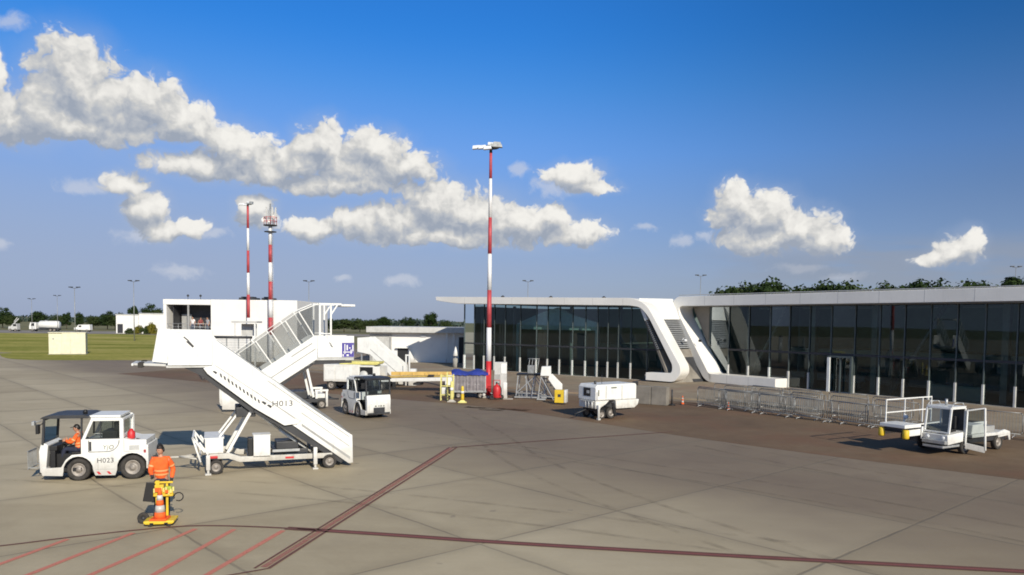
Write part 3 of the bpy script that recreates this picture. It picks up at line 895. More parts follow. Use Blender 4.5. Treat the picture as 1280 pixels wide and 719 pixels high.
m = MB(); m.box(5.3, 5.9, -.16, -.004, 3.1, 3.3); m.out('lamp', 'lamp', an)
umb = thing('folded_parasol', 'closed white parasol on a drum foot at the dark end of the annex', 'parasol', (-5.85, 79.4, .11), 0)
m = MB(); m.lathe([(.06, 2.1), (.16, 1.7), (.30, 1.2), (.12, 1.15)], (0, 0, 0), 'z', 10); m.out('canopy', 'white', umb)
m = MB(); m.tube((0, 0, 0), (0, 0, 2.2), .03, 8); m.out('pole', 'grey', umb)
m = MB(); m.lathe([(.28, 0), (.28, .9), (.22, .95)], (0, 0, 0), 'z', 14); m.out('drum_foot', 'concrete_pale', umb)

# ---------------------------------------------------------------- big white hall with open deck
bg = thing('white_hall', 'plain white box hall with a dark open deck at its left end, beyond the stairs', 'building', (-38.5, 85, 0), 0)
m = MB(); m.box(5.15, 14.7, 0, 14, 0, 6.95); m.out('wall', 'cladding', bg, .03)
m = MB(); m.box(-.1, 5.14, .02, 14, 0, 3.25); m.out('lower_wall', 'cladding', bg)
m = MB(); m.box(-.1, 5.14, .0, 14, 6.35, 6.93); m.out('roof', 'cladding', bg)
m = MB(); m.prism([(-.1, 3.26), (.25, 3.26), (.25, 6.34), (-.1, 6.34)], .03, 14); m.out('side_wall', 'cladding', bg)
m = MB(); m.box(.86, 5.13, 2.5, 2.7, 3.27, 6.34); m.box(.80, .855, .45, 2.7, 3.27, 6.34); m.out('back_wall_and_added_partition', 'dark', bg)  # dark side partition added to hide the sunlit inner side wall
m = MB(); m.box(1.0, 2.1, 2.2, 2.4, 3.4, 5.3); m.out('inner_panel', 'grey', bg)
m = MB()
for i in range(9):
    m.tube((.3 + i * .6, .12, 3.26), (.3 + i * .6, .12, 4.25), .025, 6)
for z in (3.6, 3.9, 4.25):
    m.tube((.3, .12, z), (5.1, .12, z), .025, 6)
m.out('railing', 'steel', bg)
m = MB(); m.box(2.55, 2.72, .05, .2, 3.26, 6.34); m.out('post', 'grey', bg)
for x in (2.4, 3.8):
    m = MB(); m.tube((x, .6, 6.93), (x, .6, 7.3), .03, 6); m.ball((x, .6, 7.36), .13); m.out('beacon', 'dark', bg)
for x0, x1 in ((7.2, 9.0), (9.8, 10.9)):
    m = MB(); m.box(x0, x1, 3, 5, 6.96, 7.28); m.box(x0 + .2, x1 - .3, 3.2, 4.6, 7.28, 7.4); m.out('air_unit', 'dark', bg)

# ---------------------------------------------------------------- far hangar and sheds
hg = thing('small_hangar', 'low pale hangar with one dark doorway, far left beyond the grass', 'building', (-118.6, 230, 0), 3)
m = MB(); m.box(0, 6.5, 0, 18, 0, 5.5); m.box(6.55, 20, .4, 18, 0, 5.9); m.out('wall', 'cladding', hg)
m = MB(); m.box(.4, 2.0, -.06, -.01, .1, 2.8); m.out('door', 'dark', hg)
m = MB(); m.box(-.1, 6.5, -.2, 18, 5.52, 5.75); m.box(6.55, 20, .2, 18, 5.92, 6.15); m.out('roof', 'light_grey', hg)

bx = thing('beige_kiosk', 'windowless beige box hut standing alone on the grass', 'hut', (-59.2, 98.0, 0), 24)
bx.scale = (.83, .83, 1)
m = MB(); m.box(0, 1.75, .15, 3.4, .06, 2.72); m.box(1.77, 5.0, 0, 3.2, .06, 2.74); m.out('wall', 'cream', bx, .02)
m = MB(); m.box(-.06, 5.06, -.06, 3.5, 2.75, 2.84); m.out('roof', 'cream', bx, .02)
m = MB(); m.box(-.1, 5.1, -.1, 3.5, -.1, .055); m.out('base', 'concrete_pale', bx)
m = MB(); m.box(2.9, 2.93, -.012, -.002, .1, 2.7); m.box(.5, .75, .13, .148, 1.9, 2.1); m.out('seam', 'grey', bx)

# fence and little shelter between the hall and the stairs
sf = thing('mesh_fence', 'grey mesh fence section with dark top rail below the white hall, between the two stairs', 'fence', (-24.0, 60, 0), 4)
m = MB(); m.tube((-.3, 0, 3.42), (3.6, 0, 3.42), .10, 8); m.out('top_rail', 'dark', sf)
m = MB()
for i in range(5):
    m.tube((-.2 + i * .92, 0, 0), (-.2 + i * .92, 0, 3.4), .05, 6)
m.out('post', 'steel_dull', sf)
m = MB()
for i in range(40):
    m.bar((-.2 + i * .095, .06, .2), (-.2 + i * .095, .06, 3.32), .022)
for i in range(16):
    m.bar((-.2, .085, .2 + i * .2), (3.5, .085, .2 + i * .2), .02)
m.out('mesh_panel', 'steel', sf)
sh_ = thing('canopy_shelter', 'small white flat canopy on a white post standing before the white hall wall', 'shelter', (-25.5, 70, 0), 0)
m = MB(); m.box(-.1, 2.2, 0, 1.6, 4.5, 4.66); m.out('roof', 'light_grey', sh_, .02)
for x in (.05, 1.95):
    m = MB(); m.box(x, x + .14, .05, .19, 0, 4.48); m.out('post', 'white', sh_)
m = MB(); m.box(.4, 1.8, 1.2, 1.3, 3.3, 4.4); m.out('back_panel', 'light_grey', sh_)
# ---------------------------------------------------------------- tow tractors
def make_tractor(label, group):
    W = 1.42
    t = thing('tow_tractor', label, 'tow tractor', (0, 0, 0), 0, group)
    side = [(.10, .20), (.68, .17)] + arc(1.13, .34, .43, 203, -20, 12)[1:-1] + [(1.62, .16), (2.2, .15)] + arc(2.71, .38, .46, 208, -25, 12)[1:-1] + \
           [(3.16, .34), (3.17, 1.02), (3.10, 1.13), (2.46, 1.30), (1.22, 1.30), (1.22, .84), (.95, .82), (.78, .68), (.64, .44), (.10, .42)]
    m = MB()
    m.prism(side, 0, .05); m.prism(side, W - .05, W)
    m.box(1.24, 3.12, .052, W - .052, .86, 1.245)
    m._hex([(2.46, .04, 1.25), (3.12, .04, 1.08), (3.12, W - .04, 1.08), (2.46, W - .04, 1.25), (2.46, .04, 1.305), (3.12, .04, 1.135), (3.12, W - .04, 1.135), (2.46, W - .04, 1.305)])
    m.box(3.12, 3.18, .02, W - .02, .34, 1.08)
    m.out('body', 'white', t, .012)
    m = MB()
    m.prism([(.12, .19), (.02, .30), (.0, .95), (.06, 1.16), (.16, 1.19), (.26, 1.12), (.20, .43), (.26, .40), (.26, .19)], .0 + .055, W - .055)
    m.out('front_panel', 'white', t, .02)
    m = MB(); m.box(.2, 3.1, .29, W - .29, .21, .82); m.box(.27, 1.22, .052, W - .052, .30, .41); m.out('chassis', 'black', t)
    m = MB()
    for y in (.30, W - .30):
        m.ball((.02, y, .93), .075, .35); m.ball((.0, y, .74), .045, .5)
    m.out('headlight', 'lamp', t)
    m = MB(); m.box(-.035, .0, .40, W - .40, .32, .56); m.box(-.02, .02, .10, W - .10, .22, .30); m.out('bumper', 'dark', t, .01)
    for y, o in ((.12, -1), (W - .12, 1)):
        wheel(t, 1.13, y, .345, .345, .22, o); wheel(t, 2.71, y, .38, .38, .23, o)
    # rear cab
    m = MB()
    for y in (.0, W - .06):
        m.prism([(1.24, 1.302), (1.34, 1.302), (1.58, 1.86), (1.52, 1.95)], y, y + .06)
        m.prism([(1.50, 1.96), (1.58, 1.862), (2.34, 1.862), (2.34, 1.302), (2.46, 1.302), (2.46, 1.90), (2.40, 1.96)], y, y + .06)
    m.box(1.45, 2.36, .08, W - .08, 1.962, 2.03)
    m.box(2.36, 2.45, .062, .16, 1.31, 1.93); m.box(2.36, 2.45, W - .16, W - .062, 1.31, 1.93); m.box(2.36, 2.45, .161, W - .161, 1.86, 1.93); m.box(2.36, 2.45, .161, W - .161, 1.31, 1.42)
    m.out('cab', 'white', t, .012)
    m = MB()
    for y in (.03, W - .03):
        m.poly([(1.345, y, 1.305), (2.335, y, 1.305), (2.335, y, 1.858), (1.575, y, 1.858)])
    m.poly([(2.4, .165, 1.425), (2.4, W - .165, 1.425), (2.4, W - .165, 1.855), (2.4, .165, 1.855)])
    m.out('window', 'car_glass', t)
    for y0, y1 in ((-.004, .05), (W - .05, W + .004)):
        m = MB()
        m.box(1.78, 1.80, y0, y1, 1.31, 1.85); m.box(1.40, 2.33, y0, y1, 1.305, 1.33)
        m.out('window_trim', 'dark', t)
    for y in (-.006, W - .004):          # rounded door outline under the window
        m = MB()
        pts = [(1.44, 1.26), (1.44, .90)] + [(1.9, .90)] + arc(1.98, 1.25, .35, -90, 0, 6) 
        for a, c in zip(pts[:-1], pts[1:]):
            m.bar((a[0], y + .005, a[1]), (c[0], y + .005, c[1]), .02, .016)
        m.box(1.455, 1.52, y, y + .010, .93, 1.22)
        m.out('door_seal', 'dark', t)
        m = MB()
        m.box(2.462, 2.474, y, y + .008, .90, 1.29); m.box(2.474, 3.1, y, y + .008, .892, .902); m.box(1.63, 2.2, y, y + .008, .345, .353)
        for i in range(5):
            m.box(2.62, 2.92, y - .001, y + .008, .94 + i * .03, .955 + i * .03)
        m.out('panel_gap', 'grey', t)
    m = MB(); m.box(1.75, 2.2, .3, W - .3, 1.25, 1.5); m.box(2.1, 2.24, .3, W - .3, 1.5, 1.8); m.out('rear_seat', 'dark', t, .03)
    # open cockpit
    m = MB(); m.box(.9, 1.24, .25, .75, .42, .80); m.box(1.12, 1.25, .25, .75, .8, 1.28); m.box(.86, 1.2, .22, .78, .80, .87); m.out('driver_seat', 'black', t, .03)
    m = MB(); m.tube((.38, .5, .42), (.62, .5, 1.12), .035, 8); m.out('steering_column', 'black', t)
    m = MB()
    c0 = Vector((.63, .5, 1.15)); ax = Vector((.36, 0, 1)).normalized(); e1 = Vector((0, 1, 0)); e2 = ax.cross(e1)
    rp = [c0 + (e1 * math.cos(2 * PI * i / 16) + e2 * math.sin(2 * PI * i / 16)) * .19 for i in range(17)]
    m.path(rp, .017, 6); m.tube(rp[0], rp[8], .012, 5); m.tube(rp[4], rp[12], .012, 5)
    m.out('steering_wheel', 'black', t)
    m = MB(); m.box(.28, .5, .1, W - .1, .95, 1.10); m.box(.30, .44, .12, W - .12, .42, .95); m.out('dashboard', 'black', t, .02)
    m = MB()
    for y in (.05, W - .05):
        m.bar((.12, y, 1.15), (.17, y, 1.94), .06, .07); m.bar((1.22, y, 1.30), (1.24, y, 1.95), .05)
    m.bar((.12, .05, 1.19), (.12, W - .05, 1.19), .05); m.bar((.17, .05, 1.93), (.17, W - .05, 1.93), .06)
    m.out('windscreen_frame', 'dark', t)
    m = MB(); m.poly([(.125, .08, 1.22), (.125, W - .08, 1.22), (.165, W - .08, 1.90), (.165, .08, 1.90)]); m.out('windscreen', 'car_glass', t)
    m = MB(); m.prism([(.06, 1.95), (.16, 2.02), (.4, 2.06), (1.3, 2.06), (1.46, 2.02), (1.5, 1.965), (1.3, 1.955), (.3, 1.955)], -.02, W + .02); m.out('canopy', 'dark', t, .01)
    m = MB(); m.lathe([(.07, 2.06), (.07, 2.14), (.05, 2.18)], (1.25, .4, 0), 'z', 10); m.out('beacon', 'black', t)
    for y in (-.16, W + .16):
        m = MB(); m.box(.02, .10, y - .09, y + .09, 1.52, 1.80); m.tube((.1, y, 1.76), (.17, .05 if y < 0 else W - .05, 1.85), .015, 6); m.out('mirror', 'black', t, .015)
    m = MB(); m.tube((.1, .02, 1.9), (-.06, -.1, 1.86), .02, 6); m.box(-.10, -.02, -.22, -.02, 1.78, 1.9); m.out('work_lamp', 'steel', t, .02)
    # front coupling and rear deck bits
    m = MB(); m.box(-.16, .0, .5, W - .5, .34, .42); m.box(-.16, .0, .5, W - .5, .54, .62); m.tube((-.1, W / 2, .26), (-.1, W / 2, .74), .022, 8)
    for q in range(7):
        m.bar((-.41, .36 + q * .115, .35), (-.41, .36 + q * .115, .90), .02)
    m.bar((-.41, .34, .36), (-.41, W - .34, .36), .03); m.bar((-.41, .34, .9), (-.41, W - .34, .9), .03); m.bar((-.41, .34, .4), (.0, .5, .36), .03); m.bar((-.41, W - .34, .4), (.0, W - .5, .36), .03)
    m.out('coupling', 'steel_dull', t)
    m = MB(); m.lathe([(.11, 1.26), (.12, 1.3), (.12, 1.46), (.06, 1.53), (.04, 1.57)], (2.62, .3, 0), 'z', 12); m.out('fuel_can', 'red', t)
    m = MB(); m.box(2.8, 3.0, .4, .9, 1.16, 1.23); m.tube((2.78, .25, 1.24), (2.98, .35, 1.19), .035, 8); m.out('deck_bracket', 'black', t)
    m = MB()
    for y in (-.004, W - .004):
        for k, x in enumerate((1.72, 2.02)):
            m._hex([(x, y, .19), (x + .08, y, .19), (x + .08, y + .008, .19), (x, y + .008, .19), (x - .07, y, .28), (x + .01, y, .28), (x + .01, y + .008, .28), (x - .07, y + .008, .28)])
            m.out('hazard_stripe', 'red', t); m = MB()
    m.bm.free()
    m = MB()
    for y in (-.006, W - .004):
        m.box(3.05, 3.12, y, y + .01, .84, .94); m.out('tail_light', 'red_faded', t); m = MB()
    m.bm.free()
    m = MB(); m.box(3.185, 3.32, W / 2 - .1, W / 2 + .1, .42, .48); m.box(3.185, 3.32, W / 2 - .1, W / 2 + .1, .56, .62); m.tube((3.28, W / 2, .36), (3.28, W / 2, .70), .025, 8); m.out('tow_hook', 'dark', t)
    return t
TG = 'white tow tractors on the apron'
tr = make_tractor('white tow tractor marked H023 with its orange clad driver, hitched to the nearest stairs', TG)
tr.location = (-13.9, 22.4, .004); tr.rotation_euler = (0, 0, R(13.2)); tr.scale = (.94, .94, .96)
tr2 = dup(tr, (-7.17, 37.55, .004), 0, 'dirty white tow tractor facing the camera, empty, in front of the rear stairs', TG, skip=('fuel_can', 'coupling', 'work_lamp'))
tr2.rotation_euler = (0, 0, math.atan2(.8, -.6)); tr2.scale = (.92, .98, 1.0)
tr2.location = (-6.02, 38.42, .004)
text('lettering', 'H023', .21, 'letter', tr, (1.92, -.004, .62), FACE_NEAR, squeeze=1.05)
text('lettering', 'Y|O', .19, 'letter_soft', tr, (2.0, -.004, 1.03), FACE_NEAR, shear=.2)
m = MB()
for k, (y, wd) in enumerate(((.42, .06), (.56, .08), (.70, .05), (.86, .08))):
    m.box(-.012, -.001, y, y + wd, .60, .66)
m.out('front_marks', 'letter_soft', tr2)

# ---------------------------------------------------------------- near passenger stairs
def stair_treads(m, x0, z0, x1, z1, n, y0, y1):
    for i in range(n):
        f = (i + .5) / n
        x = x0 + (x1 - x0) * f; z = z0 + (z1 - z0) * f
        m.box(x - .14, x + .14, y0, y1, z - .025, z + .0)
        s = 1 if x1 > x0 else -1
        m.box(x + s * .13 - .012, x + s * .13 + .012, y0, y1, z - .16, z - .028)

SG = 'mobile passenger stairs'
st = thing('passenger_stairs', 'nearest white passenger stairs marked H013, towed, with solid side panels', 'passenger stairs', (-9.57, 23.76, .004), 21.2, SG)
W = 1.75
ztop = lambda x: 4.22 - .733 * (x - .26)
for y in (0.0, W - .05):
    far = y > .5
    m = MB(); m.prism([(-1.0, 3.43), (.26, 3.43), (.26, 4.50), (-1.0, 4.52)], y, y + .05); m.out('platform_panel', 'white', st, .012)
    m = MB(); m.prism([(-1.44, 3.55), (-1.005, 3.50), (-1.005, 4.53), (-1.27, 4.54)], y + .012, y + .042); m.out('end_panel', 'white', st, .01)
    up = [(.265, 4.36), (.40, ztop(.30)), (2.95, ztop(2.95)), (2.95, 1.62), (2.82, 1.50), (2.42, 1.46), (1.48, 2.06), (.12, 3.16), (.0, 3.34), (.265, 3.42)]
    m = MB(); m.prism(up, y, y + .05); m.out('upper_side_panel', 'white', st, .012)
    yy = y + (.055 if not far else -.055)
    lo = [(2.3, ztop(2.3) - .03), (4.56, 1.07), (4.60, 1.06), (4.62, .12), (4.48, .11), (2.3, 1.74)]
    m = MB(); m.prism(lo, yy, yy + .045); m.out('lower_side_panel', 'white', st, .012)
    g = yy - .006 if not far else yy + .045
    m = MB()
    m.prism([(2.96, 1.50), (4.53, .33), (4.53, .24), (2.96, 1.42)], g, g + .006)
    m.prism([(2.96, 1.86), (4.5, .70), (4.5, .675), (2.96, 1.835)], g, g + .006)
    m.prism([(2.96, 2.14), (4.5, 1.01), (4.5, .985), (2.96, 2.115)], g, g + .006)
    gg = y - .006 if not far else y + .05
    m.prism([(.34, 3.44), (2.9, 1.60), (2.9, 1.585), (.34, 3.42)], gg, gg + .006); m.prism([(1.9, 2.93), (2.92, 2.18), (2.92, 2.155), (1.9, 2.905)], gg, gg + .006)
    m.prism([(1.55, 2.58), (2.75, 1.68), (2.75, 1.66), (1.55, 2.555)], gg, gg + .006)
    m.out('side_groove', 'grey', st)
    m = MB(); yh = y + (.11 if not far else -.06)
    m.tube((.3, yh, ztop(.3) + .02), (4.5, yh, ztop(4.5) + .02), .025, 8); m.tube((4.5, yh, ztop(4.5) + .02), (4.5, yh, .3), .022, 8); m.out('handrail', 'steel', st)
for y in (-.005, W):
    m = MB()
    for x in (.75, 1.45, 2.15):
        z0, z1 = 3.13 - .757 * (x - .18), ztop(x)
        m.box(x - .006, x + .006, y, y + .005, z0, z1 - .03)
    for i in range(22):
        x = .36 + i * .115; m.box(x - .008, x + .008, y, y + .005, ztop(x) - .075, ztop(x) - .059)
    for i in range(7):
        m.box(-.93 + i * .18, -.914 + i * .18, y, y + .005, 3.48, 3.496)
    m.box(-.40, -.392, y, y + .005, 3.45, 4.48); m.box(-.97, .23, y, y + .005, 4.44, 4.448)
    m.out('panel_seam', 'light_grey', st)
m = MB(); m.box(-1.05, .26, .055, W - .055, 3.36, 3.425); m.out('platform', 'light_grey', st)
m = MB(); m._hex([(-1.95, .12, 3.44), (-1.06, .10, 3.40), (-1.06, W - .10, 3.40), (-1.95, W - .12, 3.44), (-1.95, .12, 3.50), (-1.06, .10, 3.49), (-1.06, W - .10, 3.49), (-1.95, W - .12, 3.50)]); m.out('bridge_plate', 'light_grey', st, .01)
m = MB()
for y0, y1 in ((.10, .5), (W - .5, W - .10)):
    m.box(-1.84, -1.68, y0 - .05, y1, 3.37, 3.53)
m.out('bumper', 'rubber', st, .03)
m = MB(); m.box(-2.02, -1.955, .12, W - .12, 3.42, 3.5); m.out('bumper_beam', 'white', st, .02)
m = MB(); stair_treads(m, .3, 3.30, 2.8, 1.50, 10, .055, W - .055); stair_treads(m, 2.85, 1.47, 4.5, .25, 7, .105, W - .105); m.out('tread', 'steel_dull', st)
# dark under-frame of the flight
m = MB()
for y in (.12, W - .22):
    m.prism([(-.55, 3.35), (.0, 3.34), (.12, 3.15), (1.48, 2.05), (1.48, 1.86), (-.1, 3.12)], y, y + .10)
    m.prism([(1.5, 2.02), (2.4, 1.44), (2.9, 1.42), (4.3, .26), (4.25, .12), (2.5, 1.28), (1.5, 1.90)], y, y + .10)
for i in range(6):
    x = -.2 + i * .33; m.bar((x, .2, 3.28 - i * .27), (x, W - .2, 3.28 - i * .27), .05)
m.out('under_frame', 'dark', st)
m = MB(); m.box(.95, 1.55, .25, W - .25, 1.75, 2.06); m.out('pivot_box', 'dark', st, .02)
goose = [(.15, .46), (.15, .62), (.75, .63), (1.10, .50), (3.95, .48), (3.95, .32), (1.05, .33), (.72, .46)]
m = MB()
for y in (.10, W - .20):
    m.prism(goose, y, y + .10)
for x in (.3, 1.3, 2.4, 3.3, 3.85):
    m.box(x, x + .1, .202, W - .202, .36, .46)
m.out('chassis', 'white_dirty', st, .01)
for x in (.35, 3.84):
    for y, o in ((.0, -1), (W, 1)):
        wheel(st, x, y, .225, .225, .14, o, 20)
    m = MB(); m.tube((x, .05, .225), (x, W - .05, .225), .03, 8); m.box(x - .05, x + .05, .12, .18, .22, .34); m.box(x - .05, x + .05, W - .18, W - .12, .22, .34); m.out('axle', 'dark', st)
m = MB(); m.box(.03, .57, .14, W - .14, .635, 1.10); m.box(.0, .60, .12, W - .12, 1.10, 1.13); m.out('engine_box', 'white', st, .02)
m = MB()
for y in (.06, W - .06):
    m.bar((-.10, y, .40), (-.33, y, 1.18), .05); m.bar((.12, y, .62), (-.13, y, 1.02), .05); m.bar((-.33, y, 1.18), (.02, y, .70), .05)
for z, x in ((.5, -.13), (.8, -.22), (1.15, -.32)):
    m.bar((x, .06, z), (x, W - .06, z), .05)
m.out('front_frame', 'white', st)
m = MB(); m.box(1.47, 1.98, .02, .55, .50, 1.17); m.box(1.45, 2.0, .0, .57, 1.17, 1.19); m.out('cabinet', 'white', st, .015)
m = MB(); m.box(1.30, 1.455, .08, .5, .50, 1.08); m.out('cabinet_hose', 'black', st, .02)
m = MB(); m.box(2.1, 3.2, .4, W - .25, .48, .62); m.box(2.2, 2.9, .5, W - .4, .62, .86); m.out('hydraulic_unit', 'dark', st, .02)
m = MB()
m.box(2.05, 2.9, .08, .12, .60, .68)
m.out('guard_rail', 'steel', st)
for x, z1 in ((.12, .62), (3.38, .72)):
    for y in (-.12, W + .0):
        m = MB(); m.box(x - .06, x + .06, y, y + .12, .16, z1); m.box(x - .035, x + .035, y + .025, y + .095, .05, .16); m.box(x - .09, x + .09, y - .03, y + .15, .0, .05); m.out('outrigger', 'white', st, .01)
m = MB()
for y in (.30, W - .30):
    m.bar((.66, y, .55), (1.46, y, 2.02), .12, .09); m.bar((.45, y, 1.12), (1.15, y, 2.06), .06)
m.out('lift_arm', 'white', st, .01)
m = MB()
for y in (.55, W - .55):
    m.tube((3.30, y, .50), (2.3, y, 1.26), .045, 10); m.tube((2.3, y, 1.26), (1.56, y, 1.85), .03, 10)
m.out('hydraulic_ram', 'white', st)
m = MB(); m.tube((-.15, W / 2, .45), (-1.18, W / 2, .46), .035, 8); m.tube((-.12, .35, .44), (-.75, W / 2, .46), .03, 8); m.tube((-.12, W - .35, .44), (-.75, W / 2, .46), .03, 8); m.out('tow_bar', 'white_dirty', st)
m = MB(); m.box(.18, .40, -.0, .098, .50, .57); m.out('tail_light', 'red', st, .01)
m = MB(); m.box(2.45, 2.72, .085, .099, .37, .43); m.out('side_marker', 'red', st)
ROT_S = FACE_NEAR
text('lettering', 'H013', .25, 'letter', st, (2.36, -.004, 2.17), FACE_NEAR, squeeze=1.15)
m = MB()
for i in range(11):     # slanted marks of the airport name along the skirt
    f = i / 10
    x = .52 + 1.12 * f; z = 3.10 - .84 * f
    m.prism([(x - .045, z + .085), (x - .02, z - .03), (x + .03, z - .07), (x + .012, z + .045)], -.006, -.001)
for x, z, k in ((1.78, 2.18, 1.5), (1.95, 2.07, 1.5), (.33, 3.18, 1.3)):
    m.prism([(x - .05 * k, z + .045 * k), (x + .03 * k, z - .025 * k), (x + .06 * k, z + .02 * k), (x - .01 * k, z + .06 * k)], -.006, -.001)
m.out('skirt_lettering', 'letter', st)
m = MB()
m.prism([(-.56, 4.30), (-.42, 4.17), (-.40, 4.20), (-.53, 4.32)], -.006, -.001); m.prism([(-.48, 4.16), (-.30, 3.98), (-.25, 4.02), (-.41, 4.20)], -.006, -.001)
m.out('emblem', 'letter', st)

# ---------------------------------------------------------------- rear passenger stairs with clear sides
s2 = thing('passenger_stairs', 'rear passenger stairs with smoky clear side screens and violet print on the platform', 'passenger stairs', (-14.6, 40.0, .004), 24.8, SG)
W = 1.9
lin = lambda x: 1.10 + .672 * (x - 0.0)
for y in (0.0, W - .05):
    far = y > .5
    m = MB(); m.prism([(-.50, .14), (.30, .10), (4.38, 2.72), (4.38, 4.0), (4.22, 4.0), (-.38, .92), (-.52, 1.28)], y, y + .05); m.out('side_panel', 'white', s2, .012)
    gy = y - .005 if not far else y + .05
    m = MB()
    m.prism([(1.9, 1.75), (4.30, 3.32), (4.30, 3.26), (1.9, 1.69)], gy, gy + .005); m.prism([(3.0, 2.9), (4.1, 3.62), (4.1, 3.55), (3.0, 2.83)], gy, gy + .005)
    m.out('side_groove', 'grey', s2)
    yp = y + (.02 if not far else .03)
    ups = [.3, 1.19, 1.95, 2.7, 3.4]
    tz = lambda x: 3.05 + .726 * (x - .3)
    m = MB()
    for x in ups:
        m.bar((x, yp, tz(x)), (x + .82, yp, min(lin(x + .82) + .02, tz(x) - 1.0)), .05, .06)
    m.bar((.25, yp, tz(.25)), (3.45, yp, tz(3.45)), .03); m.bar((3.4, yp, tz(3.4)), (4.42, yp, 5.75), .05)
    m.out('screen_post', 'white', s2)
    m = MB()
    m.poly([(.3, yp + .004, tz(.3)), (3.4, yp + .004, tz(3.4)), (4.45, yp + .004, 5.72), (4.45, yp + .004, 4.02), (4.22, yp + .004, 3.98), (1.1, yp + .004, 1.90)])
    m.out('clear_screen', 'perspex', s2)
    m = MB(); m.prism([(4.40, 2.80), (6.40, 2.80), (6.40, 4.0), (4.40, 4.0)], y, y + .05); m.out('platform_panel', 'white', s2, .012)
    m = MB()
    for x in (4.52, 5.12):
        m.bar((x, yp + .005, 4.0), (x, yp + .005, 5.72), .09)
    m.bar((4.47, yp + .005, 5.74), (5.70, yp + .005, 5.74), .09); m.bar((5.12, yp + .005, 5.15), (5.48, yp + .005, 5.70), .07); m.bar((4.52, yp + .005, 4.12), (5.1, yp + .005, 4.12), .06)
    m.out('canopy_post', 'white', s2)
m = MB(); m.box(5.68, 6.45, -.05, W + .05, 5.62, 5.74); m.out('canopy', 'white', s2, .02)
m = MB(); m.box(4.3, 6.4, .055, W - .055, 2.66, 2.80); m.out('platform', 'light_grey', s2)
m = MB(); stair_treads(m, 4.25, 2.62, .0, .3, 14, .055, W - .055); m.out('tread', 'steel_dull', s2)
m = MB()
for y in (.12, W - .2):
    m.prism([(.6, .22), (4.3, 2.62), (6.3, 2.62), (6.3, 2.5), (4.2, 2.42), (.7, .10)], y, y + .08)
m.out('under_frame', 'dark', s2)
m = MB()
for y in (.25, W - .25):
    m.bar((3.80, y, 2.55), (4.22, y, .62), .13)
m.out('lift_leg', 'white', s2, .01)
m = MB()
for y in (.15, W - .25):
    m.box(.9, 5.0, y, y + .1, .36, .54)
for x in (1.0, 2.6, 4.1, 4.85):
    m.box(x, x + .1, .252, W - .252, .38, .5)
m.out('chassis', 'dark', s2)
m = MB()
for y in (.1, W - .2):
    m.box(4.30, 4.42, y, y + .1, .545, .94); m.box(4.86, 4.98, y, y + .1, .1, .94)
    m.box(4.28, 5.0, y - .01, y + .11, .945, 1.05)
m.box(4.42, 4.86, .3, W - .3, .56, .8)
m.out('rear_frame', 'white', s2, .01)
for x in (1.2, 4.62):
    for y, o in ((.05, -1), (W - .05, 1)):
        wheel(s2, x, y, .25, .25, .16, o, 18)
m = MB(); m.box(2.9, 3.9, .3, W - .3, .55, .95); m.out('hydraulic_unit', 'dark', s2, .03)
m = MB(); m.tube((5.0, W / 2, .45), (5.75, W / 2, .42), .04, 8); m.out('tow_bar', 'dark', s2)
# violet print: a square of blocky dark and pale marks
m = MB(); m.box(5.72, 6.39, -.006, -.001, 2.83, 3.62); m.out('violet_print', 'violet', s2)
m = MB()
for x0, x1, z0, z1 in ((5.86, 5.91, 3.0, 3.55), (5.98, 6.05, 3.2, 3.5), (6.12, 6.2, 3.3, 3.36), (6.2, 6.26, 3.0, 3.24), (5.8, 6.3, 3.08, 3.13), (5.98, 6.1, 2.88, 2.98), (6.3, 6.36, 3.15, 3.5), (5.76, 5.82, 2.86, 3.0)):
    m.box(x0, x1, -.011, -.0065, z0, z1)
m.out('print_marks', 'white', s2)
m = MB(); m.prism([(5.02, 3.62), (5.12, 3.5), (5.15, 3.53), (5.05, 3.65)], -.006, -.001); m.prism([(5.08, 3.48), (5.2, 3.36), (5.23, 3.40), (5.12, 3.52)], -.006, -.001); m.out('emblem', 'letter', s2)
# ---------------------------------------------------------------- belt loader standing behind the rear stairs
bl = thing('belt_loader', 'white belt loader with long horizontal yellow belt, parked behind the second tractor', 'belt loader', (-10.6, 53.0, .009), -8.4)
m = MB(); m.box(-2.55, .05, 0, 1.8, .58, 1.78); m.out('body', 'white_dirty', bl, .04)
m = MB(); m.box(-2.45, -1.75, -.02, -.004, .72, 1.6); m.box(-1.65, -.5, -.02, -.004, .72, 1.6); m.out('side_hatch', 'white', bl, .01)
m = MB(); m.box(-.40, .95, .12, 1.7, .62, 1.60); m.out('engine_bay', 'black', bl, .02)
m = MB(); m.box(1.0, 1.5, .02, 1.78, .45, 1.68); m.box(.06, 1.0, .06, 1.75, 1.62, 1.74); m.out('cab', 'white', bl, .03)
m = MB(); m.lathe([(.0, -.10), (.27, -.10), (.30, -.05), (.30, .08), (.0, .08)], (.35, .05, 1.08), 'y', 18); m.out('spare_drum', 'light_grey', bl)
m = MB(); m.box(-1.6, 1.35, .3, 1.5, 1.86, 2.0); m.box(-1.5, 1.25, .25, 1.55, 1.79, 1.86); m.out('rest_deck', 'yellow_pale', bl, .02)
for x in (-2.0, .30, 1.55):
    for y, o in ((.1, -1), (1.7, 1)):
        wheel(bl, x, y, .33, .33, .22, o, 18)
m = MB(); m.box(-2.4, 1.9, .25, 1.55, .36, .56); m.out('chassis', 'black', bl)
m = MB()
for y in (.15, 1.25):
    m._hex([(1.5, y, .62), (6.5, y, .80), (6.5, y + .1, .80), (1.5, y + .1, .62), (1.5, y, .86), (6.5, y, 1.06), (6.5, y + .1, 1.06), (1.5, y + .1, .86)])
m.box(6.1, 6.65, .10, 1.4, .42, .78)
m.out('belt_frame', 'white', bl, .015)
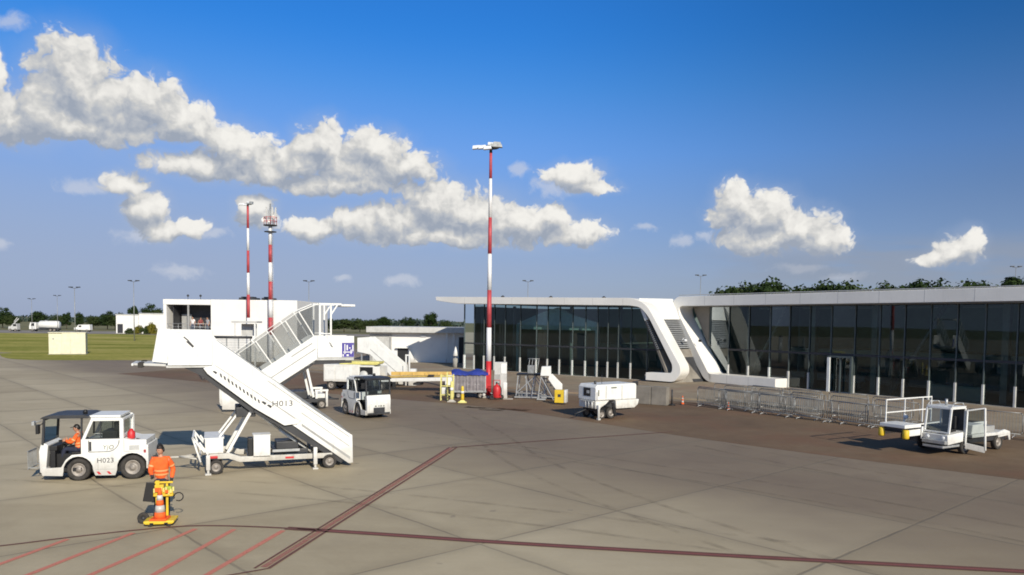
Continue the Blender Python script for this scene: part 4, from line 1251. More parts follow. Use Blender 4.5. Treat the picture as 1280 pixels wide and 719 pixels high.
m = MB(); m._hex([(1.4, .26, .90), (6.5, .26, 1.09), (6.5, 1.24, 1.09), (1.4, 1.24, .90), (1.4, .26, .97), (6.5, .26, 1.15), (6.5, 1.24, 1.15), (1.4, 1.24, .97)]); m.out('belt', 'deck_yellow', bl)
m = MB(); m._hex([(1.9, 1.36, 1.0), (6.4, 1.36, 1.12), (6.4, 1.42, 1.12), (1.9, 1.42, 1.0), (1.9, 1.36, 1.26), (6.4, 1.36, 1.36), (6.4, 1.42, 1.36), (1.9, 1.42, 1.26)])
for x in (2.6, 3.5, 4.4, 5.3, 6.1):
    m.box(x - .03, x + .03, 1.3, 1.355, .98, 1.25)
m.out('side_panel', 'belt_yellow', bl)
m = MB(); m.box(3.8, 4.3, .3, 1.2, .45, .6); m.box(4.9, 5.3, .12, .3, 1.08, 1.2); m.out('roller_unit', 'dark', bl)

s3 = thing('passenger_stairs', 'farthest passenger stairs, a white flight sloping down to the right behind the belt loader', 'passenger stairs', (-11.6, 57.5, .009), -6, SG)
for y in (0, 1.6):
    m = MB(); m.prism([(.0, 3.55), (.9, 3.62), (3.45, 1.5), (3.5, .12), (3.2, .12), (1.0, 2.3), (.0, 2.5)], y, y + .05); m.out('side_panel', 'white', s3, .015)
    m = MB(); m.prism([(1.0, 2.72), (3.3, .82), (3.3, .76), (1.0, 2.66)], y - .006, y - .001); m.out('side_groove', 'grey', s3)
m = MB(); stair_treads(m, .9, 2.45, 3.3, .25, 11, .055, 1.595); m.box(-.1, .9, .055, 1.595, 2.38, 2.45); m.out('tread', 'steel_dull', s3)
m = MB()
for x in (.3, 2.2):
    for y in (.1, 1.5):
        m.box(x - .05, x + .05, y, y + .08, .35, 2.36 if x < 1 else 1.1)
m.box(.1, 3.3, .1, .2, .3, .45); m.box(.1, 3.3, 1.4, 1.5, .3, .45)
m.out('support_frame', 'steel', s3)
for x in (.5, 2.9):
    for y, o in ((.02, -1), (1.6, 1)):
        wheel(s3, x, y, .24, .24, .14, o, 16)
m = MB()
for x in (3.7, 3.95):
    m.box(x, x + .1, -.1, .0, .05, 2.25)
m.box(3.7, 4.05, -.1, .0, 2.26, 2.36); m.box(4.06, 4.5, -.1, .3, .05, 1.3)
m.out('end_post', 'white', s3)

# ---------------------------------------------------------------- striped masts
def mast(name, label, cat, x, y, bands, r0, r1, ztop):
    t = thing(name, label, cat, (x, y, 0), 0)
    for z0, z1, c in bands:
        ra = r0 + (r1 - r0) * z0 / ztop; rb_ = r0 + (r1 - r0) * z1 / ztop
        m = MB(); m.tube((0, 0, z0), (0, 0, z1), ra, 14, rb_); m.out('band', c, t)
    return t
def headframe(t, z, s=1.0, side=-1):
    m = MB()
    m.tube((0, 0, z - .35), (0, 0, z + .12), .10 * s, 10); m.bar((-.5 * s, 0, z), (.5 * s, 0, z), .10 * s); m.bar((0, -.4 * s, z + .02), (0, .4 * s, z + .02), .10 * s)
    m.lathe([(.5 * s, z - .03), (.55 * s, z - .03), (.55 * s, z + .04), (.5 * s, z + .04)], (0, 0, 0), 'z', 16, closed=True)
    m.out('head_frame', 'dark', t)
    fl = [(-.95, -.1, .0), (-.55, -.35, -.04), (-.2, -.45, -.10), (.25, -.40, .02), (.5, -.1, .08), (.05, .35, .28), (.42, .3, .30)]
    for fx, fy, fz in fl:
        m = MB()
        c = Vector((fx * s, fy * s, z + fz * s))
        w_, h_ = .27 * s, .10 * s
        tilt = -.14 if fx < 0 else .10
        m._hex([(c.x - w_, c.y - .18 * s, c.z - h_ + tilt * s * .4), (c.x + w_, c.y - .18 * s, c.z - h_), (c.x + w_, c.y + .18 * s, c.z - h_), (c.x - w_, c.y + .18 * s, c.z - h_ + tilt * s * .4),
                (c.x - w_ * .9, c.y - .16 * s, c.z + h_ + tilt * s * .3), (c.x + w_ * .8, c.y - .16 * s, c.z + h_), (c.x + w_ * .8, c.y + .16 * s, c.z + h_), (c.x - w_ * .9, c.y + .16 * s, c.z + h_ + tilt * s * .3)])
        m.out('floodlight', 'lamp' if fx < .2 else 'steel_dull', t)
mt = mast('floodlight_mast', 'tall red and white floodlight mast in front of the glass terminal', 'floodlight mast', -1.5, 49.3,
          [(.12, 2.35, 'red'), (2.35, 4.5, 'mast_white'), (4.5, 6.9, 'red_faded'), (6.9, 9.2, 'mast_white'), (9.2, 11.5, 'red_faded'), (11.5, 13.95, 'mast_white'), (13.95, 15.75, 'red_faded')], .185, .085, 16)
headframe(mt, 15.9, .95)
m = MB(); m.box(-.45, .45, -.45, .45, 0, .13); m.out('foot', 'concrete_pale', mt, .02)
m = MB(); m.box(-.17, .17, -.26, -.17, .6, 1.5); m.out('hatch', 'red', mt, .01)
m2 = mast('floodlight_mast', 'thinner red and white floodlight mast rising behind the white hall roof', 'floodlight mast', -37.77, 110,
          [(-1.5, 5.0, 'mast_white'), (5.0, 8.3, 'red_faded'), (8.3, 11.4, 'mast_white'), (11.4, 14.55, 'red_faded'), (14.55, 17.7, 'mast_white'), (17.7, 21.0, 'red_faded')], .26, .15, 21)
headframe(m2, 21.1, 1.0)
m2.scale = (.766, .766, .766); m2.location = (-37.77 * .766, 84.26, 4.9 * .234)
m3 = mast('antenna_tower', 'stout red and white antenna tower crowded with dishes and aerials', 'antenna tower', -34.58, 110,
          [(-1.5, 2.6, 'mast_white'), (2.6, 5.08, 'red_faded'), (5.08, 7.6, 'mast_white'), (7.6, 10.2, 'red_faded'), (10.2, 12.9, 'mast_white'), (12.9, 15.4, 'red_faded'), (15.4, 18.1, 'mast_white')], .36, .26, 18)
m = MB(); m.lathe([(.30, 17.2), (.85, 17.2), (.85, 17.3), (.30, 17.3)], (0, 0, 0), 'z', 14, closed=True); m.lathe([(.28, 18.1), (.95, 18.1), (.95, 18.22), (.28, 18.22)], (0, 0, 0), 'z', 14, closed=True)
m.out('platform', 'dark', m3)
m = MB()
for i in range(10):
    a = 2 * PI * i / 10; m.tube((.9 * math.cos(a), .9 * math.sin(a), 18.2), (.9 * math.cos(a), .9 * math.sin(a), 19.25), .035, 5)
for z in (18.7, 19.25):
    m.lathe([(.87, z), (.93, z), (.93, z + .06), (.87, z + .06)], (0, 0, 0), 'z', 14, closed=True)
m.out('railing', 'red_faded', m3)
m = MB(); m.tube((0, 0, 18.1), (0, 0, 21.2), .09, 8)
for x, y, z0, z1 in ((.35, 0, 18.2, 20.6), (-.3, .2, 18.2, 20.3), (.1, -.4, 18.2, 20.8), (.6, -.3, 18.3, 20.0)):
    m.tube((x, y, z0), (x, y, z1), .04, 6)
m.out('aerial', 'steel_dull', m3)
for x, y, z, r in ((-.75, -.45, 18.9, .36), (.65, -.5, 19.3, .26), (.05, -.6, 18.7, .24)):
    m = MB(); m.lathe([(.03, .16), (r * .7, .08), (r, -.06), (r * .96, -.08), (r * .65, .04), (.03, .12)], (x, y, z), 'y', 14); m.out('dish', 'white', m3)
for x, y in ((.45, -.45), (-.4, -.5), (.75, .1)):
    m = MB(); m.box(x - .09, x + .09, y - .06, y + .06, 19.4, 20.7); m.out('panel_aerial', 'light_grey', m3, .02)
m = MB()
for i in range(34):
    z = .5 + i * .5; m.tube((.30, -.32, z), (.52, -.32, z), .015, 4)
for x in (.30, .52):
    m.tube((x, -.32, .2), (x, -.32, 18), .02, 4)
m.out('ladder', 'steel', m3)
m3.scale = (.766, .766, .766); m3.location = (-34.58 * .766, 84.26, 4.9 * .234)

# ---------------------------------------------------------------- gear around the foot of the tall mast
cab = thing('power_cabinet', 'tall grey power cabinet right beside the red mast foot', 'cabinet', (-1.12, 49.2, .009), 0)
m = MB(); m.box(0, .80, 0, .55, .08, 2.28); m.out('cabinet_body', 'light_grey', cab, .015)
m = MB(); m.box(.42, .78, -.03, -.003, 1.55, 2.2); m.out('white_panel', 'white', cab)
m = MB(); m.box(-.05, .85, -.05, .6, 0, .075); m.out('base', 'concrete_pale', cab)
m = MB(); m.box(.05, .38, -.012, -.002, .2, 1.5); m.box(.34, .38, -.02, -.0125, .8, 1.0); m.out('door', 'grey', cab)
gp_ = thing('guard_post', 'short white guard post just right of the red extinguisher trolley', 'guard post', (-.42, 48.4, .009), 0)
m = MB(); m.box(-.13, .13, -.08, .08, .04, 1.05); m.out('post', 'white', gp_, .04)
m = MB(); m.box(-.35, .5, -.2, .2, 0, .035); m.out('foot_plate', 'white_dirty', gp_)
ex = thing('fire_extinguisher', 'red wheeled fire extinguisher at the foot of the mast', 'fire extinguisher', (-.93, 47.95, .009), 0)
m = MB(); m.lathe([(.0, .10), (.23, .12), (.26, .18), (.26, .72), (.2, .86), (.08, .93), (.06, 1.0)], (0, 0, 0), 'z', 18); m.out('cylinder', 'red', ex)
m = MB(); m.tube((-.02, 0, .98), (-.02, 0, 1.1), .05, 8); m.tube((0, 0, 1.05), (.16, -.04, 1.0), .02, 6); m.path([(.1, -.1, 1.0), (.26, -.2, .8), (.3, -.2, .45), (.18, -.26, .3)], .018, 6); m.out('valve_hose', 'black', ex)
for y in (-.12, .2):
    m = MB(); m.lathe([(.05, -.03), (.15, -.035), (.15, .035), (.05, .03)], (-.30 if y < 0 else .30, y, .15), 'y', 14, closed=True); m.out('wheel', 'rubber', ex)
m = MB(); m.tube((-.3, .04, .15), (.3, .04, .15), .02, 6); m.path([(-.2, .1, .15), (-.2, .22, 1.2), (.2, .22, 1.2), (.2, .1, .15)], .02, 6); m.out('handle_frame', 'red', ex)

bc = thing('baggage_cart', 'baggage cart with grey curtain sides under a crumpled blue tarpaulin, left of the mast', 'baggage cart', (-3.7, 48.3, .009), 6)
m = MB(); m.box(0, 2.1, 0, 1.3, .38, .50); m.out('bed', 'steel_dull', bc, .01)
m = MB()
for x in (.05, 2.05):
    for y in (.05, 1.25):
        m.box(x - .03, x + .03, y - .03, y + .03, .5, 1.55)
for z in (.9, 1.5):
    m.bar((.05, .05, z), (2.05, .05, z), .03)
m.out('frame', 'steel', bc)
m = MB()
n = 30
for i in range(n):
    x0, x1 = .09 + 1.92 * i / n, .09 + 1.92 * (i + 1) / n
    y0, y1 = .02 + .035 * math.sin(i * 1.9) + .015 * math.sin(i * 5.1), .02 + .035 * math.sin((i + 1) * 1.9) + .015 * math.sin((i + 1) * 5.1)
    m.poly([(x0, y0, .46), (x1, y1, .46), (x1, y1 * .5, 1.5), (x0, y0 * .5, 1.5)])
m.poly([(.04, .05, .46), (.04, 1.2, .46), (.04, 1.2, 1.5), (.04, .05, 1.5)]); m.poly([(2.06, .05, .46), (2.06, 1.2, .46), (2.06, 1.2, 1.5), (2.06, .05, 1.5)])
m.out('curtain', 'grey_tarp', bc)
m = MB()
nx, ny = 20, 10
rnd = random.Random(3)
gz = [[1.60 + .14 * math.sin(PI * j / ny) + .10 * math.sin(i * .55) * math.sin(PI * j / ny) + rnd.uniform(-.03, .03) - (.12 if j in (0, ny) else 0) for j in range(ny + 1)] for i in range(nx + 1)]
V = [[m.bm.verts.new((-.08 + 2.3 * i / nx, -.08 + 1.46 * j / ny, gz[i][j])) for j in range(ny + 1)] for i in range(nx + 1)]
for i in range(nx):
    for j in range(ny):
        m.bm.faces.new((V[i][j], V[i + 1][j], V[i + 1][j + 1], V[i][j + 1])).smooth = True
m.out('tarpaulin', 'blue_tarp', bc)
for x in (.35, 1.75):
    for y, o in ((.12, -1), (1.18, 1)):
        wheel(bc, x, y, .19, .19, .12, o, 14)
m = MB(); m.tube((2.1, .65, .4), (2.7, .65, .2), .03, 6); m.out('draw_bar', 'steel', bc)
m = MB(); m.lathe([(.0, -.02), (.10, -.02), (.10, .02), (0, .02)], (1.95, -.12, .25), 'y', 10); m.out('reflector', 'white', bc)

def guard(x, y, lab, c1, c2, h):
    t = thing('guard_bollard', lab, 'bollard', (x, y, .009), 0, 'bollards by the baggage cart')
    m = MB(); m.lathe([(.09, .05), (.10, .3), (.085, h - .12), (.06, h)], (0, 0, 0), 'z', 12); m.out('post', c1, t)
    m = MB(); m.box(-.26, .26, -.18, .18, 0, .055); m._hex([(-.2, -.14, .055), (.2, -.14, .055), (.2, .14, .055), (-.2, .14, .055), (-.1, -.1, .16), (.1, -.1, .16), (.1, .1, .16), (-.1, .1, .16)]); m.out('foot', c2, t, .01)
    m = MB(); m.lathe([(.096, h * .55), (.108, h * .55), (.104, h * .7), (.094, h * .7)], (0, 0, 0), 'z', 12, closed=True); m.out('band', 'white', t)
    return t
guard(-3.62, 46.2, 'pale yellow slim bollard left of the bright yellow one, before the baggage cart', 'yellow_pale', 'white_dirty', 1.25)
guard(-2.95, 45.9, 'bright yellow bollard before the middle of the baggage cart', 'yellow', 'yellow_pale', 1.0)
ch = thing('chock_rack', 'yellow and white frame rack holding wheel chocks at the left end of the baggage cart', 'rack', (-4.35, 47.0, .009), 0)
m = MB()
for x in (0, .38, .75):
    for y in (0, .4):
        m.box(x - .03, x + .03, y - .03, y + .03, 0, 1.75 if x == .38 else 1.6)
for z in (.35, .9, 1.5):
    m.bar((0, 0, z), (.75, 0, z), .05); m.bar((0, .4, z), (.75, .4, z), .05)
m.out('frame', 'yellow_pale', ch)
m = MB(); m.box(.42, .72, .0 + .04, .36, .95, 1.55); m.box(.05, .33, .04, .36, .4, .8); m.out('board', 'white', ch)
m = MB()
for x in (.1, .3, .5):
    m.prism([(x, .93), (x + .15, .93), (x + .08, 1.15)], .06, .34)
m.out('chock', 'black', ch)

# metal work platform
wp = thing('work_platform', 'grey steel work platform on splayed legs with dark deck, right of the mast cabinet', 'work platform', (.15, 48.9, .009), -8)
m = MB(); m.box(.15, 2.0, 0, 1.1, 1.48, 1.58); m.out('deck', 'black', wp)
m = MB()
for x, dx in ((.25, -.12), (.75, .1), (1.3, -.18), (1.9, .1)):
    for y, dy in ((.05, -.08), (1.05, .08)):
        m.bar((x, y, 1.48), (x + dx, y + dy, .06), .06)
for y in (-.0, 1.1):
    m.bar((.2, y, .35), (1.95, y, .35), .05); m.bar((.2, y, .4), (1.3, y, 1.4), .045); m.bar((1.2, y, .4), (.7, y, 1.4), .045); m.bar((1.95, y, .4), (1.3, y, 1.4), .045)
m.box(.05, 2.1, -.1, -.02, .06, .14); m.box(.05, 2.1, 1.12, 1.2, .06, .14)
m.out('leg_frame', 'steel', wp)
m = MB()
for x in (.75, .95, 1.15, 1.35):
    m.tube((x, 1.05, 1.58), (x + .12, 1.05, 2.55), .025, 6)
m.tube((.75, 1.05, 2.5), (1.5, 1.05, 2.5), .03, 6); m.box(.80, 1.2, .5, .9, 1.59, 2.1)
m.out('railing', 'steel_dull', wp)
for x in (.2, 1.95):
    m = MB(); m.lathe([(.03, -.03), (.10, -.03), (.10, .03), (.03, .03)], (x, -.06, .10), 'y', 12, closed=True); m.out('castor', 'rubber', wp)

ms_ = thing('mobile_steps', 'small white mobile steps sloping down right beside the yellow box', 'steps', (1.72, 47.6, .009), -4)
m = MB(); m.prism([(.05, 1.55), (.12, 2.12), (.70, 2.15), (.72, 1.62), (.6, 1.55)], 0, .6); m.out('top_guard', 'white', ms_, .02)
for y in (.0, .95):
    m = MB(); m.prism([(.60, 1.60), (.78, 1.62), (1.42, .98), (1.42, .42), (1.28, .36), (.55, 1.35)], y - .0, y + .045); m.out('side_panel', 'white', ms_, .01)
m = MB(); stair_treads(m, .2, 1.45, 1.6, .22, 6, .05, .94); m.out('tread', 'dark', ms_)
m = MB()
for y in (.02, .9):
    m.bar((.1, y, 1.5), (-.1, y, .05), .05); m.bar((.1, y, 1.5), (.9, y, .05), .05); m.bar((-.1, y, .3), (1.2, y, .2), .045)
m.box(-.15, .4, -.04, .08, .05, .13)
m.out('leg_frame', 'steel', ms_)
yb = thing('yellow_box', 'yellow equipment box with a white end, on the brown road below the mobile steps', 'equipment box', (2.55, 45.55, .009), -14)
m = MB(); m.box(0, .56, 0, .5, .1, .86); m.out('box_body', 'yellow', yb, .02)
m = MB(); m.box(.585, .72, -.03, .52, .12, .88); m.out('white_end', 'white', yb, .01)
m = MB(); m.box(.2, .38, -.012, -.002, .45, .62); m.out('label_plate', 'dark', yb)
for x in (.08, .5):
    m = MB(); m.lathe([(.02, -.03), (.06, -.03), (.06, .03), (.02, .03)], (x, .08, .06), 'y', 10, closed=True); m.out('castor', 'rubber', yb)

# ---------------------------------------------------------------- ground power unit
gpu = thing('ground_power_unit', 'white ground power trailer with dark end window, parked on the brown road', 'power unit', (4.22, 38.45, .009), 32)
L, Wd = 2.70, 1.42
m = MB()
m.prism([(0, .95), (.0, 1.62), (.10, 1.76), (2.62, 1.78), (2.70, 1.68), (2.70, .95)], 0, Wd)
m.out('canopy_body', 'white', gpu, .05, segs=3)
m = MB(); m.prism([(1.35, .50), (1.30, .94), (2.86, .94), (2.78, .66), (2.55, .50)], -.02, Wd + .02); m.out('tail_skirt', 'white_dirty', gpu, .03)
m = MB(); m.prism([(.03, .55), (.03, .94), (.9, .94), (.72, .78), (.3, .56)], .02, Wd - .02); m.out('front_skirt', 'white_dirty', gpu, .02)
m = MB(); m.box(-.012, -.002, .42, .98, 1.16, 1.58); m.out('control_window', 'black', gpu)
m = MB(); m.box(-.02, -.013, .5, .72, 1.3, 1.45); m.out('control_dial', 'light_grey', gpu)
m = MB(); m.box(.16, .22, -.012, -.002, 1.2, 1.5); m.box(.66, .68, -.008, -.001, .98, 1.7); m.box(1.7, 1.72, -.008, -.001, .98, 1.7); m.box(1.0, 1.35, -.012, -.002, 1.56, 1.62); m.out('panel_gap', 'letter_soft', gpu)
m = MB(); m.box(.1, 1.2, -.03, -.003, .98, 1.03); m.box(.05, .13, -.03, -.003, .97, 1.4); m.out('trim', 'light_grey', gpu)
m = MB(); m.box(.15, 2.5, .2, Wd - .2, .42, .54); m.out('chassis', 'black', gpu)
for y, o in ((.10, -1), (Wd - .10, 1)):
    wheel(gpu, 1.05, y, .30, .30, .18, o, 20)
    wheel(gpu, .45, y, .24, .24, .15, o, 18)
m = MB(); m._hex([(1.22, -.06, .12), (1.36, -.06, .12), (1.36, -.02, .12), (1.22, -.02, .12), (1.0, -.06, .82), (1.16, -.06, .82), (1.16, -.02, .82), (1.0, -.02, .82)]); m.out('mud_flap', 'black', gpu)
m = MB(); m.tube((.12, -.12, .10), (.12, -.12, .72), .06, 10); m.box(.04, .20, -.20, -.04, 0, .09); m.box(.06, .18, -.18, -.0, .55, .75); m.out('jack_leg', 'white', gpu, .01)
m = MB()
for y in (.2, .45, .7):
    m.tube((-.06, y, .58), (-.06, y, .92), .05, 8)
m.box(-.10, .02, .12, 1.2, .9, .94)
m.out('cable_socket', 'light_grey', gpu)
m = MB(); m.tube((.05, .7, .5), (-.75, .75, .25), .035, 8); m.out('draw_bar', 'dark', gpu)
m = MB(); m.tube((.35, .5, 1.76), (.35, .5, 1.92), .06, 8); m.tube((.7, .4, 1.76), (.7, .4, 2.25), .012, 5); m.out('exhaust_stack', 'dark', gpu)

wl = thing('concrete_block_wall', 'grey concrete block screen right behind the power trailer', 'wall', (7.5, 46.6, .009), -33)
for i in range(2):
    m = MB(); m.box(.03 + i * 1.02, 1.02 + i * 1.02, 0, .5, 0, 1.1); m.out('block', 'block', wl, .03)
m = MB(); m.box(-.14, .0, -.1, .5, 0, 1.35); m.out('end_post', 'dark', wl, .02)
po = thing('marker_post', 'thin dark marker post on a foot at the end of the concrete blocks', 'post', (9.6, 45.8, .009), 0)
m = MB(); m.tube((0, 0, .05), (0, 0, .95), .05, 8); m.out('pole', 'dark', po)
m = MB(); m.lathe([(.22, 0), (.22, .05), (.1, .09)], (0, 0, 0), 'z', 14); m.out('foot', 'black', po)

# ---------------------------------------------------------------- traffic cones
def cone(x, y, z, label, s=1.0, group='traffic cones'):
    t = thing('traffic_cone', label, 'traffic cone', (x, y, z), 8, group)
    m = MB(); m.box(-.19 * s, .19 * s, -.19 * s, .19 * s, 0, .04 * s); m.out('base', 'black' if s < .9 else 'orange', t, .01)
    zr = lambda z: (.145 - .11 * z / .72) * s
    bands = [(.04, .18, 'orange'), (.18, .34, 'white'), (.34, .46, 'orange'), (.46, .58, 'white'), (.58, .74, 'orange')]
    for k, (a, b_, c) in enumerate(bands):
        m = MB(); m.lathe([(zr(a), a * s), (zr(b_), b_ * s), (zr(b_) * .8, b_ * s - .001), (zr(a) * .8, a * s + .001)], (0, 0, 0), 'z', 18, closed=True); m.out('band', c, t)
    return t
cone(10.35, 46.3, .009, 'orange and white cone standing alone beside the red mark before the terminal link', .72)
cone(12.4, 43.7, .009, 'small cone half hidden at the left end of the barrier rows', .6)

# ---------------------------------------------------------------- crowd barriers
def make_barrier(label, group, Lb=2.2):
    t = thing('crowd_barrier', label, 'barrier', (0, 0, 0), 0, group)
    m = MB()
    m.path([(.05, 0, .18), (0, 0, .28), (0, 0, 1.0), (.08, 0, 1.1), (Lb - .08, 0, 1.1), (Lb, 0, 1.0), (Lb, 0, .28), (Lb - .05, 0, .18), (.05, 0, .18)], .021, 6)
    m.out('frame', 'barrier', t)
    m = MB()
    for i in range(1, 18):
        m.tube((Lb * i / 18, 0, .18), (Lb * i / 18, 0, 1.1), .0085, 5, caps=False)
    m.out('bars', 'barrier', t)
    for x in (.3, Lb - .3):
        m = MB(); m.path([(x, -.28, .0 + .02), (x, -.22, .08), (x, .22, .08), (x, .28, .02)], .018, 5); m.tube((x, 0, .08), (x, 0, .2), .018, 5); m.out('foot', 'steel', t)
    return t
BG = 'grey steel crowd barriers before the right terminal hall'
lab_b = 'grey steel crowd barrier standing in the long rows before the right terminal hall'
b0 = make_barrier(lab_b, BG)
rows = [((12.1, 44.6), (18.6, 35.2), 5), ((13.0, 46.2), (19.6, 36.6), 5), ((14.6, 46.5), (20.4, 38.2), 4), ((13.4, 43.9), (16.4, 40.4), 2), ((11.2, 46.4), (13.6, 43.2), 2), ((12.6, 48.0), (17.4, 42.6), 3), ((11.0, 45.6), (17.6, 36.4), 5)]
first = True
rnd = random.Random(11)
for (x0, y0), (x1, y1), n in rows:
    a = math.atan2(y1 - y0, x1 - x0)
    for i in range(n):
        f = i / n
        p = (x0 + (x1 - x0) * f + rnd.uniform(-.12, .12), y0 + (y1 - y0) * f + rnd.uniform(-.12, .12), .115 if (x0 + (x1 - x0) * f) * .74 + (y0 + (y1 - y0) * f) * .62 > 37.4 else .009)
        o = b0 if first else dup(b0, p, 0)
        o.location = p; o.rotation_euler = (0, 0, a + rnd.uniform(-.09, .09)); first = False
fg = 'barriers beyond the right hand belt loader'
for i in range(4):
    o = dup(b0, (20.6 + i * 1.62, 34.6 - i * 1.72, .115), -46.5 + rnd.uniform(-3, 3), 'grey steel barrier standing beyond the belt loader at the far right', fg)

# ---------------------------------------------------------------- right-hand belt loader with open cab door
br = thing('belt_loader', 'white belt loader with open cab door and raised side rail, at the far right', 'belt loader', (17.5, 29.35, .009), 30)
m = MB(); m.box(-.95, 3.0, .12, 1.0, .38, .56); m.out('chassis', 'dark', br, .01)
m = MB(); m.prism([(-1.15, .42), (-1.2, .80), (-.15, .86), (-.15, .50)], .02, 1.0); m.out('front_body', 'white', br, .02)
m = MB(); m.box(.42, 3.05, .0, 1.02, .60, .72); m.out('rear_deck', 'white', br, .015)
m = MB(); m.prism([(.55, .725), (.62, 1.08), (1.35, 1.10), (1.5, .725)], .1, .9); m.out('engine_cover', 'white', br, .03)
m = MB(); m.box(1.7, 2.45, .25, .8, .725, .95); m.out('tool_box', 'grey', br, .02)
m = MB(); m.prism([(2.3, .5), (2.3, .72), (2.75, .80), (3.15, .70), (3.2, .35), (3.1, .35), (3.0, .55)], .02, .10); m.out('rear_fender', 'white', br, .01)
for x, y, o in ((0.05, .12, -1), (2.4, .14, -1), (0.05, 1.75, 1), (2.4, 1.75, 1)):
    wheel(br, x, y, .30, .30, .2, o, 20)
m = MB(); m.box(.0, .1, .2, 1.7, .26, .34); m.box(2.36, 2.44, .2, 1.7, .26, .34); m.out('axle', 'black', br)
# cab frame
m = MB()
for y in (.03, .97):
    m.bar((-1.12, y, .84), (-1.0, y, 1.78), .07); m.bar((-1.0, y, 1.80), (-.1, y, 1.80), .06); m.bar((-.08, y, .86), (-.08, y, 1.80), .06)
m.bar((-1.12, .03, .88), (-1.12, .97, .88), .06); m.bar((-1.0, .03, 1.80), (-1.0, .97, 1.80), .07); m.bar((-.08, .03, 1.80), (-.08, .97, 1.80), .06)
m.box(-1.02, -.06, .0, 1.0, 1.835, 1.87)
m.out('cab_frame', 'white', br, .01)
m = MB(); m.poly([(-1.11, .07, .92), (-1.11, .93, .92), (-1.005, .93, 1.76), (-1.005, .07, 1.76)]); m.out('windscreen', 'car_glass', br)
m = MB(); m.box(-.55, -.15, .3, .75, .62, .95); m.box(-.25, -.13, .3, .75, .95, 1.45); m.out('seat', 'black', br, .03)
m = MB(); m.box(-1.06, -.86, .08, .92, .87, 1.12); m.out('dashboard', 'black', br, .03)
m = MB(); m.box(-.075, -.045, .08, .92, .9, 1.74); m.out('rear_bulkhead', 'dark', br)
m = MB(); m.tube((-.95, .5, .85), (-.72, .5, 1.12), .03, 6); m.lathe([(.14, -.012), (.17, -.012), (.17, .012), (.14, .012)], (-.72, .5, 1.14), 'z', 16, closed=True); m.out('steering_wheel', 'black', br)
# open door swung out towards the apron
m = MB()
hx, hy = -.10, -.03
dd = Vector((.42, -.9, 0)).normalized()
def dp(a, z, lean=0.0):
    return (hx + dd.x * a, hy + dd.y * a, z)
for a, z0, a2, z1 in ((.0, .35, .03, 1.72), (.66, .22, .60, 1.84)):
    m.bar(dp(a, z0), dp(a2, z1), .08, .05)
m.bar(dp(.0, .35), dp(.66, .24), .06, .22); m.bar(dp(.03, 1.70), dp(.60, 1.83), .07, .05)
m.out('door', 'white', br, .01)
m = MB(); m.poly([dp(.04, .46), dp(.62, .36), dp(.57, 1.80), dp(.06, 1.68)]); m.out('door_window', 'car_glass', br)
m = MB(); m.box(-1.35, -.2, .1, .9, .30, .38); m.box(-1.32, -1.16, .05, .95, .45, .58); m.out('step_bumper', 'steel', br, .01)
m = MB()
for y in (.2, .8):
    m.ball((-1.20, y, .68), .07, .5)
m.out('headlight', 'lamp', br)
m = MB(); m.path([(-1.0, .03, 1.84), (-.85, .03, 2.0), (-.3, .03, 2.0), (-.1, .03, 1.84)], .02, 6); m.path([(-1.0, .97, 1.84), (-.85, .97, 2.0), (-.3, .97, 2.0), (-.1, .97, 1.84)], .02, 6); m.tube((-.55, .5, 1.87), (-.55, .5, 2.12), .05, 8); m.out('roof_rail', 'steel', br)
# the belt itself, on the far side
m = MB()
for y in (1.08, 1.98):
    m.prism([(-2.15, .66), (-2.15, .90), (3.4, .98), (3.4, .74)], y, y + .08)
m.out('belt_frame', 'white', br, .01)
m = MB(); m.prism([(-2.2, .80), (-2.2, .86), (3.4, .93), (3.4, .87)], 1.17, 1.97); m.out('belt', 'rubber', br)
m = MB(); m.box(-2.28, -1.25, 1.04, 2.1, .985, 1.12); m.out('end_plate', 'white', br, .015)
m = MB()
m.box(-2.2, -1.3, 1.2, 1.95, .88, .98)
m.out('end_mount', 'dark', br)
for y in (1.06, 2.06):
    m = MB(); m.lathe([(.0, -.17), (.10, -.17), (.125, -.12), (.125, .12), (.10, .17), (0, .17)], (-2.18, y, .76), 'z', 14); m.out('bumper_roller', 'yellow', br)
m = MB(); m.box(-1.2, -.3, 1.2, 1.9, .42, .64); m.out('belt_support', 'dark', br)
m = MB(); m.box(1.8, 2.6, 1.2, 1.7, .3, .72); m.out('belt_support', 'dark', br)
m = MB(); m.box(-1.22, .2, 1.02, 1.07, .55, 1.02); m.out('side_guard', 'white', br, .01)
m = MB()
for x in (-1.9, -.7, .5, 1.1):
    m.bar((x, 2.1, .98), (x, 2.1, 1.98), .042)
m.bar((-1.93, 2.1, 1.99), (1.12, 2.1, 2.0), .045); m.bar((-1.93, 2.1, 1.48), (1.12, 2.1, 1.50), .04)
m.out('safety_rail', 'white', br)
m = MB(); m.lathe([(.0, -.05), (.09, -.05), (.11, 0), (.09, .05), (0, .05)], (-.7, 2.04, 1.25), 'y', 12); m.out('rail_lamp', 'lamp', br)
